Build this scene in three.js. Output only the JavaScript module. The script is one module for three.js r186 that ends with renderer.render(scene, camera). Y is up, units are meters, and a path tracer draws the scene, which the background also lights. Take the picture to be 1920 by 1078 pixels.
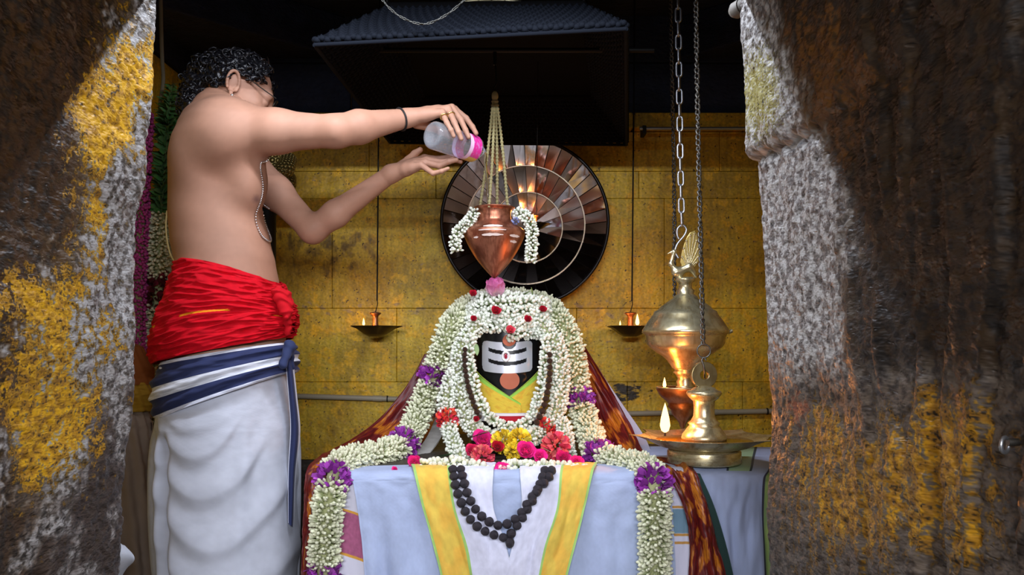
import * as THREE from 'three';
import { RoundedBoxGeometry } from 'three/addons/geometries/RoundedBoxGeometry.js';
import { mergeGeometries } from 'three/addons/utils/BufferGeometryUtils.js';
import { RectAreaLightUniformsLib } from 'three/addons/lights/RectAreaLightUniformsLib.js';
import { createNoise2D, createNoise3D } from 'simplex-noise';

// ---------------------------------------------------------------- camera, light, exposure
const scene = new THREE.Scene();
scene.background = new THREE.Color(0x000000);
const FOCAL = 1600, HORIZON = 640, EYE = 0.85;               // focal length and horizon row for a 1920 x 1078 frame
const camera = new THREE.PerspectiveCamera(2 * Math.atan(539 / FOCAL) * 180 / Math.PI, 1920 / 1078, 0.05, 50);
camera.position.set(0, EYE, 0);
camera.lookAt(0, EYE, -1);
camera.setViewOffset(1920, 1078, 0, 539 - HORIZON, 1920, 1078);
const renderer = new THREE.WebGLRenderer({ antialias: true });
renderer.toneMapping = THREE.LinearToneMapping;
renderer.toneMappingExposure = 1.08;
renderer.shadowMap.enabled = true;
RectAreaLightUniformsLib.init();
const TUBE = { x: -0.2, y: 1.83, d: 1.96, len: 1.14, power: 180 };      // fluorescent tube over the doorway, inner side
const HALL_FILL = { x: 0.1, y: 1.5, d: -1.78, len: 1.9, power: 660 };        // added frontal fill, built as a tube on the hall rear wall behind the camera
for (const [L, aim, h] of [[TUBE, [TUBE.x, TUBE.y - 0.8, -(TUBE.d + 0.12)], 0.026], [HALL_FILL, [HALL_FILL.x, 0.95, -3], 0.03]]) {
  const a = new THREE.RectAreaLight(0xeaf0ff, L.power, L.len, h);
  a.position.set(L.x, L.y, -L.d); a.lookAt(...aim);
  if (L === HALL_FILL) a.color.set(0xf1f3fd);
  a.castShadow = true; scene.add(a);
  const dir = new THREE.Vector3(...aim).sub(a.position).normalize().multiplyScalar(0.02);
  a.position.add(dir);
}

// ---------------------------------------------------------------- helpers
const V = (x, y, z) => new THREE.Vector3(x, y, z);
const P = (px, py, d) => V((px - 960) / FOCAL * d, EYE + (HORIZON - py) / FOCAL * d, -d);   // a point d metres in front of the camera
const rng = (seed) => () => { seed = (seed + 0x6d2b79f5) | 0; let t = Math.imul(seed ^ (seed >>> 15), 1 | seed); t = (t + Math.imul(t ^ (t >>> 7), 61 | t)) ^ t; return ((t ^ (t >>> 14)) >>> 0) / 4294967296; };
const rand = rng(7);
const n2 = createNoise2D(rng(11)), n3 = createNoise3D(rng(12)), n2b = createNoise2D(rng(13));
const fbm2 = (x, y, o = 4) => { let s = 0, a = 0.5; for (let i = 0; i < o; i++) { s += a * n2(x, y); x = x * 2.03 + 3.1; y = y * 2.03 + 1.7; a *= 0.5; } return s; };
const clamp = (x, a = 0, b = 1) => Math.max(a, Math.min(b, x));
const lerp = (a, b, t) => a + (b - a) * t;
const sm = (a, b, x) => { const t = clamp((x - a) / (b - a)); return t * t * (3 - 2 * t); };
const mix3 = (a, b, t) => [lerp(a[0], b[0], t), lerp(a[1], b[1], t), lerp(a[2], b[2], t)];
const taken = new Map();
const numbered = (name) => { const k = taken.get(name) ?? 0; taken.set(name, k + 1); return k ? name + '_' + String(k).padStart(3, '0') : name; };
const shade = (m) => { m.castShadow = true; m.receiveShadow = true; return m; };
function tag(o, label, category, group, kind) { o.userData.label = label; if (category) o.userData.category = category; if (group) o.userData.group = group; if (kind) o.userData.kind = kind; return o; }
function thing(name, label, category, at, group) {                       // a group at the thing's base; children are built in world coordinates
  const o = new THREE.Group(); o.name = numbered(name); if (at) o.position.copy(at); scene.add(o);
  return tag(o, label, category, group);
}
function part(parent, name, geo, mat, label) {                           // geometry in world coordinates under a thing or a part
  const m = shade(new THREE.Mesh(geo, mat)); m.name = name;
  let off = V(0, 0, 0), p = parent; while (p && p !== scene) { off.add(p.position); p = p.parent; }
  m.position.copy(off).negate(); parent.add(m); if (label) m.userData.label = label; return m;
}
function sub(parent, name, geo, mat, label) { const m = shade(new THREE.Mesh(geo, mat)); m.name = name; parent.add(m); if (label) m.userData.label = label; return m; }
function single(name, geo, mat, label, category, group) { const m = shade(new THREE.Mesh(geo, mat)); m.name = numbered(name); scene.add(m); return tag(m, label, category, group); }
function struct(name, geo, mat, label, parent) {
  const m = shade(new THREE.Mesh(geo ?? new THREE.BufferGeometry(), mat)); m.name = name; (parent ?? scene).add(m);
  if (!parent) { m.userData.kind = 'structure'; tag(m, label, name.split('_')[0]); } return m;
}
function tex(w, h, fn, srgb = true, wrap = THREE.RepeatWrapping) {       // fn(u, v) -> [r, g, b] 0..1 (sRGB values when srgb)
  const a = new Uint8Array(w * h * 4);
  for (let j = 0, k = 0; j < h; j++) for (let i = 0; i < w; i++, k += 4) {
    const c = fn((i + 0.5) / w, (j + 0.5) / h);
    a[k] = clamp(c[0]) * 255; a[k + 1] = clamp(c[1]) * 255; a[k + 2] = clamp(c[2]) * 255; a[k + 3] = 255;
  }
  const t = new THREE.DataTexture(a, w, h); t.magFilter = THREE.LinearFilter; t.wrapS = t.wrapT = wrap;
  if (srgb) t.colorSpace = THREE.SRGBColorSpace; t.needsUpdate = true; return t;
}
const std = (o) => new THREE.MeshStandardMaterial(o), phys = (o) => new THREE.MeshPhysicalMaterial(o);
const box = (x0, x1, y0, y1, z0, z1, bevel = 0) => {
  const g = bevel ? new RoundedBoxGeometry(x1 - x0, y1 - y0, z1 - z0, 1, bevel) : new THREE.BoxGeometry(x1 - x0, y1 - y0, z1 - z0);
  g.translate((x0 + x1) / 2, (y0 + y1) / 2, (z0 + z1) / 2); return g;
};
const plain = (g) => { const q = g.index ? g.toNonIndexed() : g; for (const k of Object.keys(q.attributes)) if (!['position', 'normal', 'uv'].includes(k)) q.deleteAttribute(k); return q; };
const merge = (list) => mergeGeometries(list.map(plain));
const tube = (pts, r, seg = 24, rs = 8, closed = false) => new THREE.TubeGeometry(new THREE.CatmullRomCurve3(pts, closed), seg, r, rs, closed);
function rod(a, b, r0, r1 = r0, rs = 10) {
  const d = b.clone().sub(a), g = new THREE.CylinderGeometry(r1, r0, d.length(), rs);
  g.applyQuaternion(new THREE.Quaternion().setFromUnitVectors(V(0, 1, 0), d.clone().normalize()));
  return g.translate((a.x + b.x) / 2, (a.y + b.y) / 2, (a.z + b.z) / 2);
}
const lathe = (profile, seg = 40) => new THREE.LatheGeometry(profile.map(([r, y]) => new THREE.Vector2(Math.max(r, 0.0001), y)), seg);
function smoothProfile(pts, n = 60) {                                      // a spline through lathe points
  const c = new THREE.CatmullRomCurve3(pts.map(([r, y]) => V(r, y, 0)), false, 'centripetal');
  return c.getPoints(n).map((p) => [Math.max(0.0001, p.x), p.y]);
}

// ---- a growing mesh with vertex colours: stamps of a template
class Stamps {
  constructor() { this.p = []; this.n = []; this.c = []; this.i = []; }
  add(t, pos, quat, s, col) {                                              // t: {p, n, w (tip weight), i}; col: (w) => [r, g, b] linear
    const b = this.p.length / 3, v = V(0, 0, 0), m = V(0, 0, 0);
    for (let k = 0; k < t.w.length; k++) {
      v.set(t.p[3 * k] * s.x, t.p[3 * k + 1] * s.y, t.p[3 * k + 2] * s.z).applyQuaternion(quat).add(pos);
      m.set(t.n[3 * k] / s.x, t.n[3 * k + 1] / s.y, t.n[3 * k + 2] / s.z).normalize().applyQuaternion(quat);
      this.p.push(v.x, v.y, v.z); this.n.push(m.x, m.y, m.z); const c = col(t.w[k]); this.c.push(c[0], c[1], c[2]);
    }
    for (const q of t.i) this.i.push(b + q);
  }
  geo() {
    const g = new THREE.BufferGeometry();
    g.setAttribute('position', new THREE.Float32BufferAttribute(this.p, 3)); g.setAttribute('normal', new THREE.Float32BufferAttribute(this.n, 3));
    g.setAttribute('color', new THREE.Float32BufferAttribute(this.c, 3)); g.setIndex(this.i); return g;
  }
}
function template(geo, weight) {
  geo.computeVertexNormals(); const p = [...geo.attributes.position.array], w = [];
  for (let k = 0; k < p.length / 3; k++) w.push(weight(p[3 * k], p[3 * k + 1], p[3 * k + 2]));
  return { p, n: [...geo.attributes.normal.array], w, i: geo.index ? [...geo.index.array] : [...Array(p.length / 3).keys()] };
}
const BUD = template(lathe([[0.10, 0], [0.16, 0.3], [0.30, 0.62], [0.42, 0.86], [0.16, 1.0], [0, 1.02]], 5), (x, y) => y);        // tuberose: a thin neck, an opening tip
const ROUND = template(lathe([[0.14, 0], [0.34, 0.25], [0.48, 0.6], [0.34, 0.88], [0, 1.0]], 6), (x, y) => y);                    // jasmine bud
function petalGeo(nu = 4, nv = 4, cup = 0.35, tipw = 0.5) {               // unit petal along +y, cupped towards +z
  const g = new THREE.PlaneGeometry(1, 1, nu, nv), a = g.attributes.position;
  for (let k = 0; k < a.count; k++) {
    const u = a.getX(k) * 2, v = a.getY(k) + 0.5, w = (0.35 + 0.75 * Math.sin(Math.PI * Math.pow(v, 0.75) * 0.82)) * (1 - tipw * Math.pow(v, 5));
    a.setXYZ(k, u * 0.5 * w, v, cup * (v * v * 0.6 + u * u * 0.25 * v));
  }
  return g;
}
const PETAL = template(petalGeo(), (x, y) => y), RUFFLE = template(petalGeo(3, 2, 0.5, 0.1), (x, y) => y);
const QY = V(0, 1, 0);
const aim = (dir, roll = 0) => new THREE.Quaternion().setFromUnitVectors(QY, dir.clone().normalize()).multiply(new THREE.Quaternion().setFromAxisAngle(QY, roll));

// ---- implicit surfaces: tapered capsules and ellipsoids joined smoothly, meshed with surface nets
function capsule(a, b, ra, rb, k = 0.02) {
  const dx = b.x - a.x, dy = b.y - a.y, dz = b.z - a.z, l2 = dx * dx + dy * dy + dz * dz || 1e-9;
  return { k, f: (x, y, z) => { const px = x - a.x, py = y - a.y, pz = z - a.z; let t = (px * dx + py * dy + pz * dz) / l2; t = t < 0 ? 0 : t > 1 ? 1 : t; const ex = px - dx * t, ey = py - dy * t, ez = pz - dz * t; return Math.sqrt(ex * ex + ey * ey + ez * ez) - ra - (rb - ra) * t; } };
}
function ellipsoid(c, rx, ry, rz, k = 0.02) { const m = Math.min(rx, ry, rz); return { k, f: (x, y, z) => { const a = (x - c.x) / rx, b = (y - c.y) / ry, d = (z - c.z) / rz, q = Math.sqrt(a * a + b * b + d * d), g = Math.sqrt(a * a / rx / rx + b * b / ry / ry + d * d / rz / rz); return g < 1e-6 ? -m : q * (q - 1) / g; } }; }
function field(prims) { return (x, y, z) => { let d = 10; for (const p of prims) { const e = p.f(x, y, z); if (p.cut) { d = Math.max(d, -e); continue; } const h = p.k - Math.abs(d - e); d = Math.min(d, e); if (h > 0) d -= h * h / p.k / 4; } return d; }; }
function nets(f, min, max, cell) {
  const nx = Math.ceil((max.x - min.x) / cell) + 1, ny = Math.ceil((max.y - min.y) / cell) + 1, nz = Math.ceil((max.z - min.z) / cell) + 1;
  const val = new Float32Array(nx * ny * nz), id = new Int32Array(nx * ny * nz).fill(-1), pos = [], nor = [], idx = [];
  const at = (i, j, k) => (k * ny + j) * nx + i;
  for (let k = 0; k < nz; k += 2) for (let j = 0; j < ny; j += 2) for (let i = 0; i < nx; i += 2) {            // far blocks take the corner's distance
    const v = f(min.x + i * cell, min.y + j * cell, min.z + k * cell), far = Math.abs(v) > cell * 4;
    for (let c = 0; c < 8; c++) { const a = i + (c & 1), b = j + (c >> 1 & 1), d = k + (c >> 2); if (a < nx && b < ny && d < nz) val[at(a, b, d)] = far || !c ? v : f(min.x + a * cell, min.y + b * cell, min.z + d * cell); }
  }
  const e = cell * 0.3;
  for (let k = 0; k < nz - 1; k++) for (let j = 0; j < ny - 1; j++) for (let i = 0; i < nx - 1; i++) {
    const v = []; let mask = 0;
    for (let c = 0; c < 8; c++) { v[c] = val[at(i + (c & 1), j + (c >> 1 & 1), k + (c >> 2))]; if (v[c] < 0) mask |= 1 << c; }
    if (mask === 0 || mask === 255) continue;
    let x = 0, y = 0, z = 0, n = 0;
    for (let a = 0; a < 8; a++) for (let bit = 1; bit < 8; bit <<= 1) { const b = a | bit; if (b === a || (v[a] < 0) === (v[b] < 0)) continue; const t = v[a] / (v[a] - v[b]); x += (a & 1) + (bit === 1 ? t : 0); y += (a >> 1 & 1) + (bit === 2 ? t : 0); z += (a >> 2) + (bit === 4 ? t : 0); n++; }
    id[at(i, j, k)] = pos.length / 3;
    x = min.x + (i + x / n) * cell; y = min.y + (j + y / n) * cell; z = min.z + (k + z / n) * cell;
    const gx = f(x + e, y, z) - f(x - e, y, z), gy = f(x, y + e, z) - f(x, y - e, z), gz = f(x, y, z + e) - f(x, y, z - e), g = Math.hypot(gx, gy, gz) || 1;
    pos.push(x, y, z); nor.push(gx / g, gy / g, gz / g);
  }
  const quad = (a, b, c, d, flip) => { if (a < 0 || b < 0 || c < 0 || d < 0) return; flip ? idx.push(a, c, b, a, d, c) : idx.push(a, b, c, a, c, d); };
  for (let k = 1; k < nz - 1; k++) for (let j = 1; j < ny - 1; j++) for (let i = 1; i < nx - 1; i++) {
    const s = val[at(i, j, k)] < 0;
    if (s !== val[at(i + 1, j, k)] < 0) quad(id[at(i, j - 1, k - 1)], id[at(i, j, k - 1)], id[at(i, j, k)], id[at(i, j - 1, k)], !s);
    if (s !== val[at(i, j + 1, k)] < 0) quad(id[at(i - 1, j, k - 1)], id[at(i - 1, j, k)], id[at(i, j, k)], id[at(i, j, k - 1)], !s);
    if (s !== val[at(i, j, k + 1)] < 0) quad(id[at(i - 1, j - 1, k)], id[at(i, j - 1, k)], id[at(i, j, k)], id[at(i - 1, j, k)], !s);
  }
  const g = new THREE.BufferGeometry();
  g.setAttribute('position', new THREE.Float32BufferAttribute(pos, 3)); g.setAttribute('normal', new THREE.Float32BufferAttribute(nor, 3)); g.setIndex(idx); return g;
}

// ---- cloth: a spline sheet through a net of points, with folds and thickness
function sheet(rows, { nu = 24, nv = 40, thick = 0.003, fold = null } = {}) {
  const along = rows[0].map((_, c) => new THREE.CatmullRomCurve3(rows.map((r) => r[c]), false, 'centripetal'));
  const grid = [];
  for (let j = 0; j <= nv; j++) { const c = new THREE.CatmullRomCurve3(along.map((q) => q.getPoint(j / nv)), false, 'centripetal'); grid.push([...Array(nu + 1).keys()].map((i) => c.getPoint(i / nu))); }
  const normal = (i, j) => { const a = grid[j][Math.min(nu, i + 1)].clone().sub(grid[j][Math.max(0, i - 1)]), b = grid[Math.min(nv, j + 1)][i].clone().sub(grid[Math.max(0, j - 1)][i]); return a.cross(b).normalize(); };
  if (fold) { const nn = grid.map((r, j) => r.map((_, i) => normal(i, j))); for (let j = 0; j <= nv; j++) for (let i = 0; i <= nu; i++) { const h = fold(i / nu, j / nv, grid[j][i]); grid[j][i].addScaledVector(nn[j][i], -h); } }
  const pos = [], uv = [], idx = [], W = nu + 1, N = W * (nv + 1);
  for (const s of [0.5, -0.5]) for (let j = 0; j <= nv; j++) for (let i = 0; i <= nu; i++) { const q = grid[j][i].clone().addScaledVector(normal(i, j), -s * thick); pos.push(q.x, q.y, q.z); uv.push(i / nu, 1 - j / nv); }
  for (let j = 0; j < nv; j++) for (let i = 0; i < nu; i++) { const a = j * W + i, b = a + 1, c = a + W, d = c + 1; idx.push(a, c, b, b, c, d, N + a, N + b, N + c, N + b, N + d, N + c); }
  const rim = (a, b) => idx.push(a, b, N + a, b, N + b, N + a);
  for (let i = 0; i < nu; i++) { rim(i + 1, i); rim(nv * W + i, nv * W + i + 1); }
  for (let j = 0; j < nv; j++) { rim(j * W, (j + 1) * W); rim((j + 1) * W + nu, j * W + nu); }
  const g = new THREE.BufferGeometry();
  g.setAttribute('position', new THREE.Float32BufferAttribute(pos, 3)); g.setAttribute('uv', new THREE.Float32BufferAttribute(uv, 2)); g.setIndex(idx); g.computeVertexNormals(); return g;
}
const net = (rows) => rows.map((r) => r.map(([x, y, d]) => P(x, y, d)));

// ================================================================ SETTING
const uvXY = (g, sx, ox, sy, oy, axis = 'x') => { const p = g.attributes.position, u = new Float32Array(p.count * 2); for (let k = 0; k < p.count; k++) { u[2 * k] = ((axis === 'x' ? p.getX(k) : -p.getZ(k)) - ox) / sx; u[2 * k + 1] = (p.getY(k) - oy) / sy; } g.setAttribute('uv', new THREE.BufferAttribute(u, 2)); return g; };
const gauss = (x, y, cx, cy, rx, ry) => Math.exp(-(((x - cx) / rx) ** 2) - ((y - cy) / ry) ** 2);
// mustard-painted granite: brush-thick paint, pits, oily brown stains
const wallTex = tex(2048, 1536, (u, v) => {
  const x = u * 2.8 - 1.4, y = v * 2.2, px = 960 + x * FOCAL / 3.7, py = HORIZON - (y - EYE) * FOCAL / 3.7;
  const big = fbm2(x * 2.2, y * 2.2, 4), mid = fbm2(x * 9 + 5, y * 9, 4), fine = fbm2(x * 60, y * 60 + 9, 3), strk = fbm2(x * 30 + 2, y * 4, 3);
  let c = mix3([0.82, 0.68, 0.17], [0.70, 0.56, 0.12], sm(-0.35, 0.45, big + mid * 0.4));
  c = mix3(c, [0.88, 0.68, 0.11], sm(0.12, 0.5, mid + gauss(px, py, 1390, 660, 120, 110) * 0.5 + gauss(px, py, 640, 690, 110, 80) * 0.3));
  const stainAndBand = gauss(px, py, 610, 470, 130, 60) * 0.6 + gauss(px, py, 640, 800, 70, 40) * 0.35 + gauss(px, py, 1230, 420, 200, 90) * 0.12 + gauss(px, py, 760, 330, 60, 40) * 0.15 + gauss(px, py, 900, 280, 700, 35) * 0.2;  // last term: a wide browner band along the upper courses
  c = mix3(c, [0.44, 0.35, 0.11], sm(0.34, 0.85, stainAndBand + mid * 0.55 + strk * 0.35));
  c = mix3(c, [0.16, 0.13, 0.07], sm(0.5, 0.72, gauss(px, py, 1168, 735, 55, 26) * 0.75 + fbm2(x * 14, y * 26, 3) * 0.6));
  c = mix3(c, [0.66, 0.54, 0.30], sm(0.42, 0.7, fbm2(x * 12 + 40, y * 20, 3) + gauss(px, py, 660, 578, 300, 12) * 0.3 + gauss(px, py, 1130, 590, 60, 20) * 0.4));
  const pit = n2b(x * 70, y * 60) + 0.35 * n2(x * 20, y * 20);
  c = mix3(c, [0.20, 0.13, 0.04], sm(0.85, 1.05, pit) * 0.85);
  const g = 1 + fine * 0.16 + strk * 0.14; return [c[0] * g, c[1] * g, c[2] * g];
}, true, THREE.ClampToEdgeWrapping);
const grit = tex(1024, 1024, (u, v) => { const a = 0.5 + 0.35 * fbm2(u * 24, v * 24, 4) + 0.25 * fbm2(u * 90, v * 90, 2) - 0.3 * sm(0.75, 0.95, n2b(u * 55, v * 55)); return [a, a, a]; }, false);
const wallMat = std({ map: wallTex, bumpMap: grit, bumpScale: 0.004, roughness: 0.58 });
const soot = tex(512, 512, (u, v) => { const a = 0.16 + 0.05 * fbm2(u * 9, v * 9, 4) + 0.02 * fbm2(u * 50, v * 50, 2); return [a * 0.85, a, a * 1.5]; });
const sootMat = std({ map: soot, bumpMap: grit, bumpScale: 0.006, roughness: 0.75 });
const slabTex = tex(512, 512, (u, v) => { const a = 0.22 + 0.09 * fbm2(u * 8, v * 8, 4) + 0.06 * fbm2(u * 60, v * 60, 2); return [a * 1.1, a, a * 0.85]; });
const slabMat = std({ map: slabTex, bumpMap: grit, bumpScale: 0.004, roughness: 0.5 });
const hallTex = tex(512, 512, (u, v) => { const a = 0.62 + 0.10 * fbm2(u * 6, v * 6, 4) + 0.06 * fbm2(u * 60, v * 60, 2); return [a * 1.08, a * 0.98, a * 0.86]; });
const hallMat = std({ map: hallTex, roughness: 0.85 });

const rowsPx = [1007, 862, 716, 578, 372, 321, 247];                      // joints between the courses of the rear wall
const yAt = (py, d = 3.7) => EYE + (HORIZON - py) / FOCAL * d;
{
  const w = struct('wall_back', box(-1.55, 1.55, -0.05, 2.4, -3.95, -3.722), std({ color: 0x6a4a0c, roughness: 0.9 }), 'rear wall of mustard-painted stone blocks with a soot-black top');
  const R = rng(21);
  const cuts = [[-1.4, -0.6, 0.3, 1.4], [-1.4, -0.95, -0.25, 0.5, 1.0, 1.4], [-1.4, -0.5, 0.28, 0.74, 1.4], [-1.4, -0.78, -0.16, 0.66, 1.4], [-1.4, -0.33, 0.55, 1.4], [-1.4, -0.62, 0.2, 0.9, 1.4]];
  for (let r = 0; r + 1 < rowsPx.length; r++) for (let c = 0; c + 1 < cuts[r].length; c++) {
    const g = 0.0003 + 0.0004 * R(), o = (n2(r * 7.3, 0.5)) * 0.004 + (R() - 0.5) * 0.0015;
    struct('stone_block', uvXY(box(cuts[r][c] + g, cuts[r][c + 1] - g, yAt(rowsPx[r]) + g, yAt(rowsPx[r + 1]) - g, -3.76, -3.7 + o, 0.003), 2.8, -1.4, 2.2, 0), r === 0 ? slabMat : wallMat, '', w);
  }
  for (const [x0, x1] of [[-1.4, -0.7], [-0.7, 0.1], [0.1, 0.8], [0.8, 1.4]])
    for (const [y0, y1] of [[yAt(216), 2.06], [2.06, 2.3]]) struct('stone_block', uvXY(box(x0 + 0.002, x1 - 0.002, y0 + 0.002, y1 - 0.002, -3.76, -3.705 + (R() - 0.5) * 0.008, 0.006), 2.8, -1.4, 2.2, 0), sootMat, '', w);
  for (const [x0, x1] of [[-1.4, -0.45], [-0.45, 0.52], [0.52, 1.4]]) struct('ledge_stone', uvXY(box(x0 + 0.002, x1 - 0.002, yAt(247) + 0.002, yAt(216) - 0.002, -3.76, -3.645, 0.006), 2.8, -1.4, 2.2, 0.0), wallMat, '', w);
}
{
  const w = struct('wall_left', box(-1.6, -1.422, -0.05, 2.4, -3.95, -1.7), std({ color: 0x2a1d08, roughness: 0.9 }), 'left side wall of mustard-painted blocks behind the hanging garlands');
  const ys = [0, 0.45, 0.9, 1.35, 1.98]; const R = rng(22);
  for (let r = 0; r < 4; r++) for (const [a, b] of r % 2 ? [[1.82, 2.6], [2.6, 3.2], [3.2, 3.7]] : [[1.82, 2.3], [2.3, 2.95], [2.95, 3.7]])
    struct('stone_block', uvXY(box(-1.45, -1.4 + (R() - 0.5) * 0.006, ys[r] + 0.002, ys[r + 1] - 0.002, -b + 0.002, -a - 0.002, 0.006), 2.8, 1.2, 2.2, 0, 'z'), wallMat, '', w);
  for (const [a, b] of [[1.82, 2.7], [2.7, 3.7]]) struct('stone_block', box(-1.45, -1.392, 1.985, 2.3, -b + 0.002, -a - 0.002, 0.006), sootMat, '', w);
  const w2 = struct('wall_right', box(1.422, 1.6, -0.05, 2.4, -3.95, -1.7), std({ color: 0x2a1d08, roughness: 0.9 }), 'right side wall of mustard-painted blocks hidden beyond the stone jamb');
  for (let r = 0; r < 4; r++) for (const [a, b] of r % 2 ? [[1.82, 2.6], [2.6, 3.7]] : [[1.82, 2.3], [2.3, 3.7]])
    struct('stone_block', uvXY(box(1.4 + (R() - 0.5) * 0.006, 1.45, ys[r] + 0.002, ys[r + 1] - 0.002, -b + 0.002, -a - 0.002, 0.006), 2.8, 1.2, 2.2, 0, 'z'), wallMat, '', w2);
  for (const [a, b] of [[1.82, 2.7], [2.7, 3.7]]) struct('stone_block', box(1.392, 1.45, 1.985, 2.3, -b + 0.002, -a - 0.002, 0.006), sootMat, '', w2);
}
{ // ceiling: black slabs, with corner slabs laid across at an angle
  const w = struct('ceiling', box(-1.6, 1.6, 2.32, 2.5, -3.95, -1.7), sootMat, 'soot-black stone ceiling with slabs laid diagonally across the corners');
  for (let k = 0; k < 4; k++) struct('ceiling_slab', box(-1.42, 1.42, 2.26 + (k % 2) * 0.012, 2.33, -3.72 + k * 0.5 + 0.004, -3.72 + (k + 1) * 0.5 - 0.004, 0.008), sootMat, '', w);
  for (const s of [-1, 1]) {
    const sh = new THREE.Shape([new THREE.Vector2(s * 1.42, 3.02), new THREE.Vector2(s * 0.72, 3.72), new THREE.Vector2(s * 1.42, 3.72)]);
    const g = new THREE.ExtrudeGeometry(sh, { depth: 0.17, bevelEnabled: true, bevelSize: 0.006, bevelThickness: 0.006, bevelSegments: 1 }); g.rotateX(-Math.PI / 2); g.translate(0, 2.085, 0);
    struct('corner_slab', g, sootMat, '', w);
  }
  const f = struct('floor', box(-1.6, 1.6, -0.2, -0.012, -3.95, 2.0), slabMat, 'dark worn stone slab floor of the shrine and hall'); const R = rng(23);
  for (let i = 0; i < 5; i++) for (let j = 0; j < 9; j++) struct('floor_slab', box(-1.6 + i * 0.64 + 0.003, -1.6 + (i + 1) * 0.64 - 0.003, -0.05, (R() - 0.7) * 0.004, -3.95 + j * 0.66 + 0.003, -3.95 + (j + 1) * 0.66 - 0.003, 0.006), slabMat, '', f);
  // the hall in front, where the camera stands
  struct('wall_hall_left', box(-1.75, -1.6, -0.05, 2.6, -1.2, 2.0), hallMat, 'plain stone side wall of the hall before the shrine');
  struct('wall_hall_right', box(1.6, 1.75, -0.05, 2.6, -1.2, 2.0), hallMat, 'plain stone wall on the right of the hall before the shrine');
  struct('wall_hall_back', box(-1.75, 1.75, -0.05, 2.6, 1.9, 2.05), hallMat, 'plain stone wall at the back of the hall carrying the added fill tube light');
  struct('ceiling_hall', box(-1.75, 1.75, 2.5, 2.65, -1.75, 2.05), hallMat, 'plain stone ceiling of the hall before the shrine');
}
// ---- the two door jambs: rough granite with layers of aged paint and oil, brown shade tinted into the shadowed parts
function jamb(side, silhouette, colour, name, label) {
  const s = side, ND = 250, NY = 330, y0 = -0.02, y1 = 1.6, dFar = 1.79, dNear = 0.5, rad = 0.035, inner = 0.75;
  const edge = (y) => { const py = HORIZON - (y - EYE) * FOCAL / 1.75; let k = 0; while (k < silhouette.length - 2 && silhouette[k + 1][0] < py) k++; const [a, pa] = silhouette[k], [b, pb] = silhouette[k + 1]; return (lerp(pa, pb, clamp((py - a) / (b - a))) - 960) / FOCAL * 1.75; };
  const flat = dFar - rad - dNear, arc = rad * Math.PI / 2, total = flat + arc + inner;
  const pos = [], uv = [], idx = [];
  for (let j = 0; j <= NY; j++) for (let i = 0; i <= ND; i++) {
    const y = lerp(y0, y1, j / NY), t = i / ND < 0.8 ? (i / ND) / 0.8 * (flat + arc) : flat + arc + (i / ND - 0.8) / 0.2 * inner, e = edge(y);
    let x, d, nx, nd;
    if (t < flat) { x = e; d = dNear + t; nx = -s; nd = 0; } else if (t < flat + arc) { const a = (t - flat) / rad; x = e + s * rad * (1 - Math.cos(a)); d = dFar - rad + rad * Math.sin(a); nx = -s * Math.cos(a); nd = Math.sin(a); } else { x = e + s * (rad + t - flat - arc); d = dFar; nx = 0; nd = 1; }
    const q = s * 31 + t * 1.0;
    let h = 0.014 * fbm2(q * 2.4, y * 1.7, 3) + 0.004 * fbm2(q * 9, y * 9 + 7, 3) + 0.0024 * fbm2(q * 34, y * 60, 2);
    h -= 0.003 * sm(0.3, 0.75, n2b(q * 24, y * 40));
    if (s > 0) { const py = HORIZON - (y - EYE) * FOCAL / d, px = 960 + x * FOCAL / d; h += 0.010 * sm(8, -8, py - (250 + (1500 - px) * 0.55 + 14 * n2(px * 0.05, 3))) * sm(1640, 1500, px); h -= 0.012 * Math.exp(-(((py - (262 + (1500 - px) * 0.55 + 14 * n2(px * 0.05, 3))) / 7) ** 2)) * sm(1560, 1490, px); h += 0.012 * sm(-0.1, 0.1, fbm2(q * 6 + 9, y * 1.2, 2)) * sm(1560, 1660, px); }
    pos.push(x + nx * h, y, -(d + nd * h)); uv.push(t / total, (y - y0) / (y1 - y0));
  }
  for (let j = 0; j < NY; j++) for (let i = 0; i < ND; i++) { const a = j * (ND + 1) + i, b = a + 1, c = a + ND + 1, d = c + 1; s < 0 ? idx.push(a, b, c, b, d, c) : idx.push(a, c, b, b, c, d); }
  const g = new THREE.BufferGeometry(); g.setAttribute('position', new THREE.Float32BufferAttribute(pos, 3)); g.setAttribute('uv', new THREE.Float32BufferAttribute(uv, 2)); g.setIndex(idx); g.computeVertexNormals();
  const W = 1536, H = 1024;
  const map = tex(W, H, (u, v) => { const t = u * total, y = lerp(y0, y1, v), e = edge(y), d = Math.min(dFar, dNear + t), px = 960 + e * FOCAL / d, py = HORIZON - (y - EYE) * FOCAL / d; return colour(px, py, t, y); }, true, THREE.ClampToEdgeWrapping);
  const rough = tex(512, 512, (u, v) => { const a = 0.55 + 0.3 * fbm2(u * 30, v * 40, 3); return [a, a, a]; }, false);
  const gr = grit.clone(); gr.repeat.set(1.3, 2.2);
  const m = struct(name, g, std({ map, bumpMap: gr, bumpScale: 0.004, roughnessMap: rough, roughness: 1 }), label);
  return m;
}
const grain = (t, y) => ({ a: fbm2(t * 7, y * 8, 4), b: fbm2(t * 30 + 3, y * 38, 3), c: 0.65 * n2b(t * 84, y * 116) + 0.5 * n2(t * 190, y * 240), st: fbm2(t * 26, y * 7, 3) });
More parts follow.
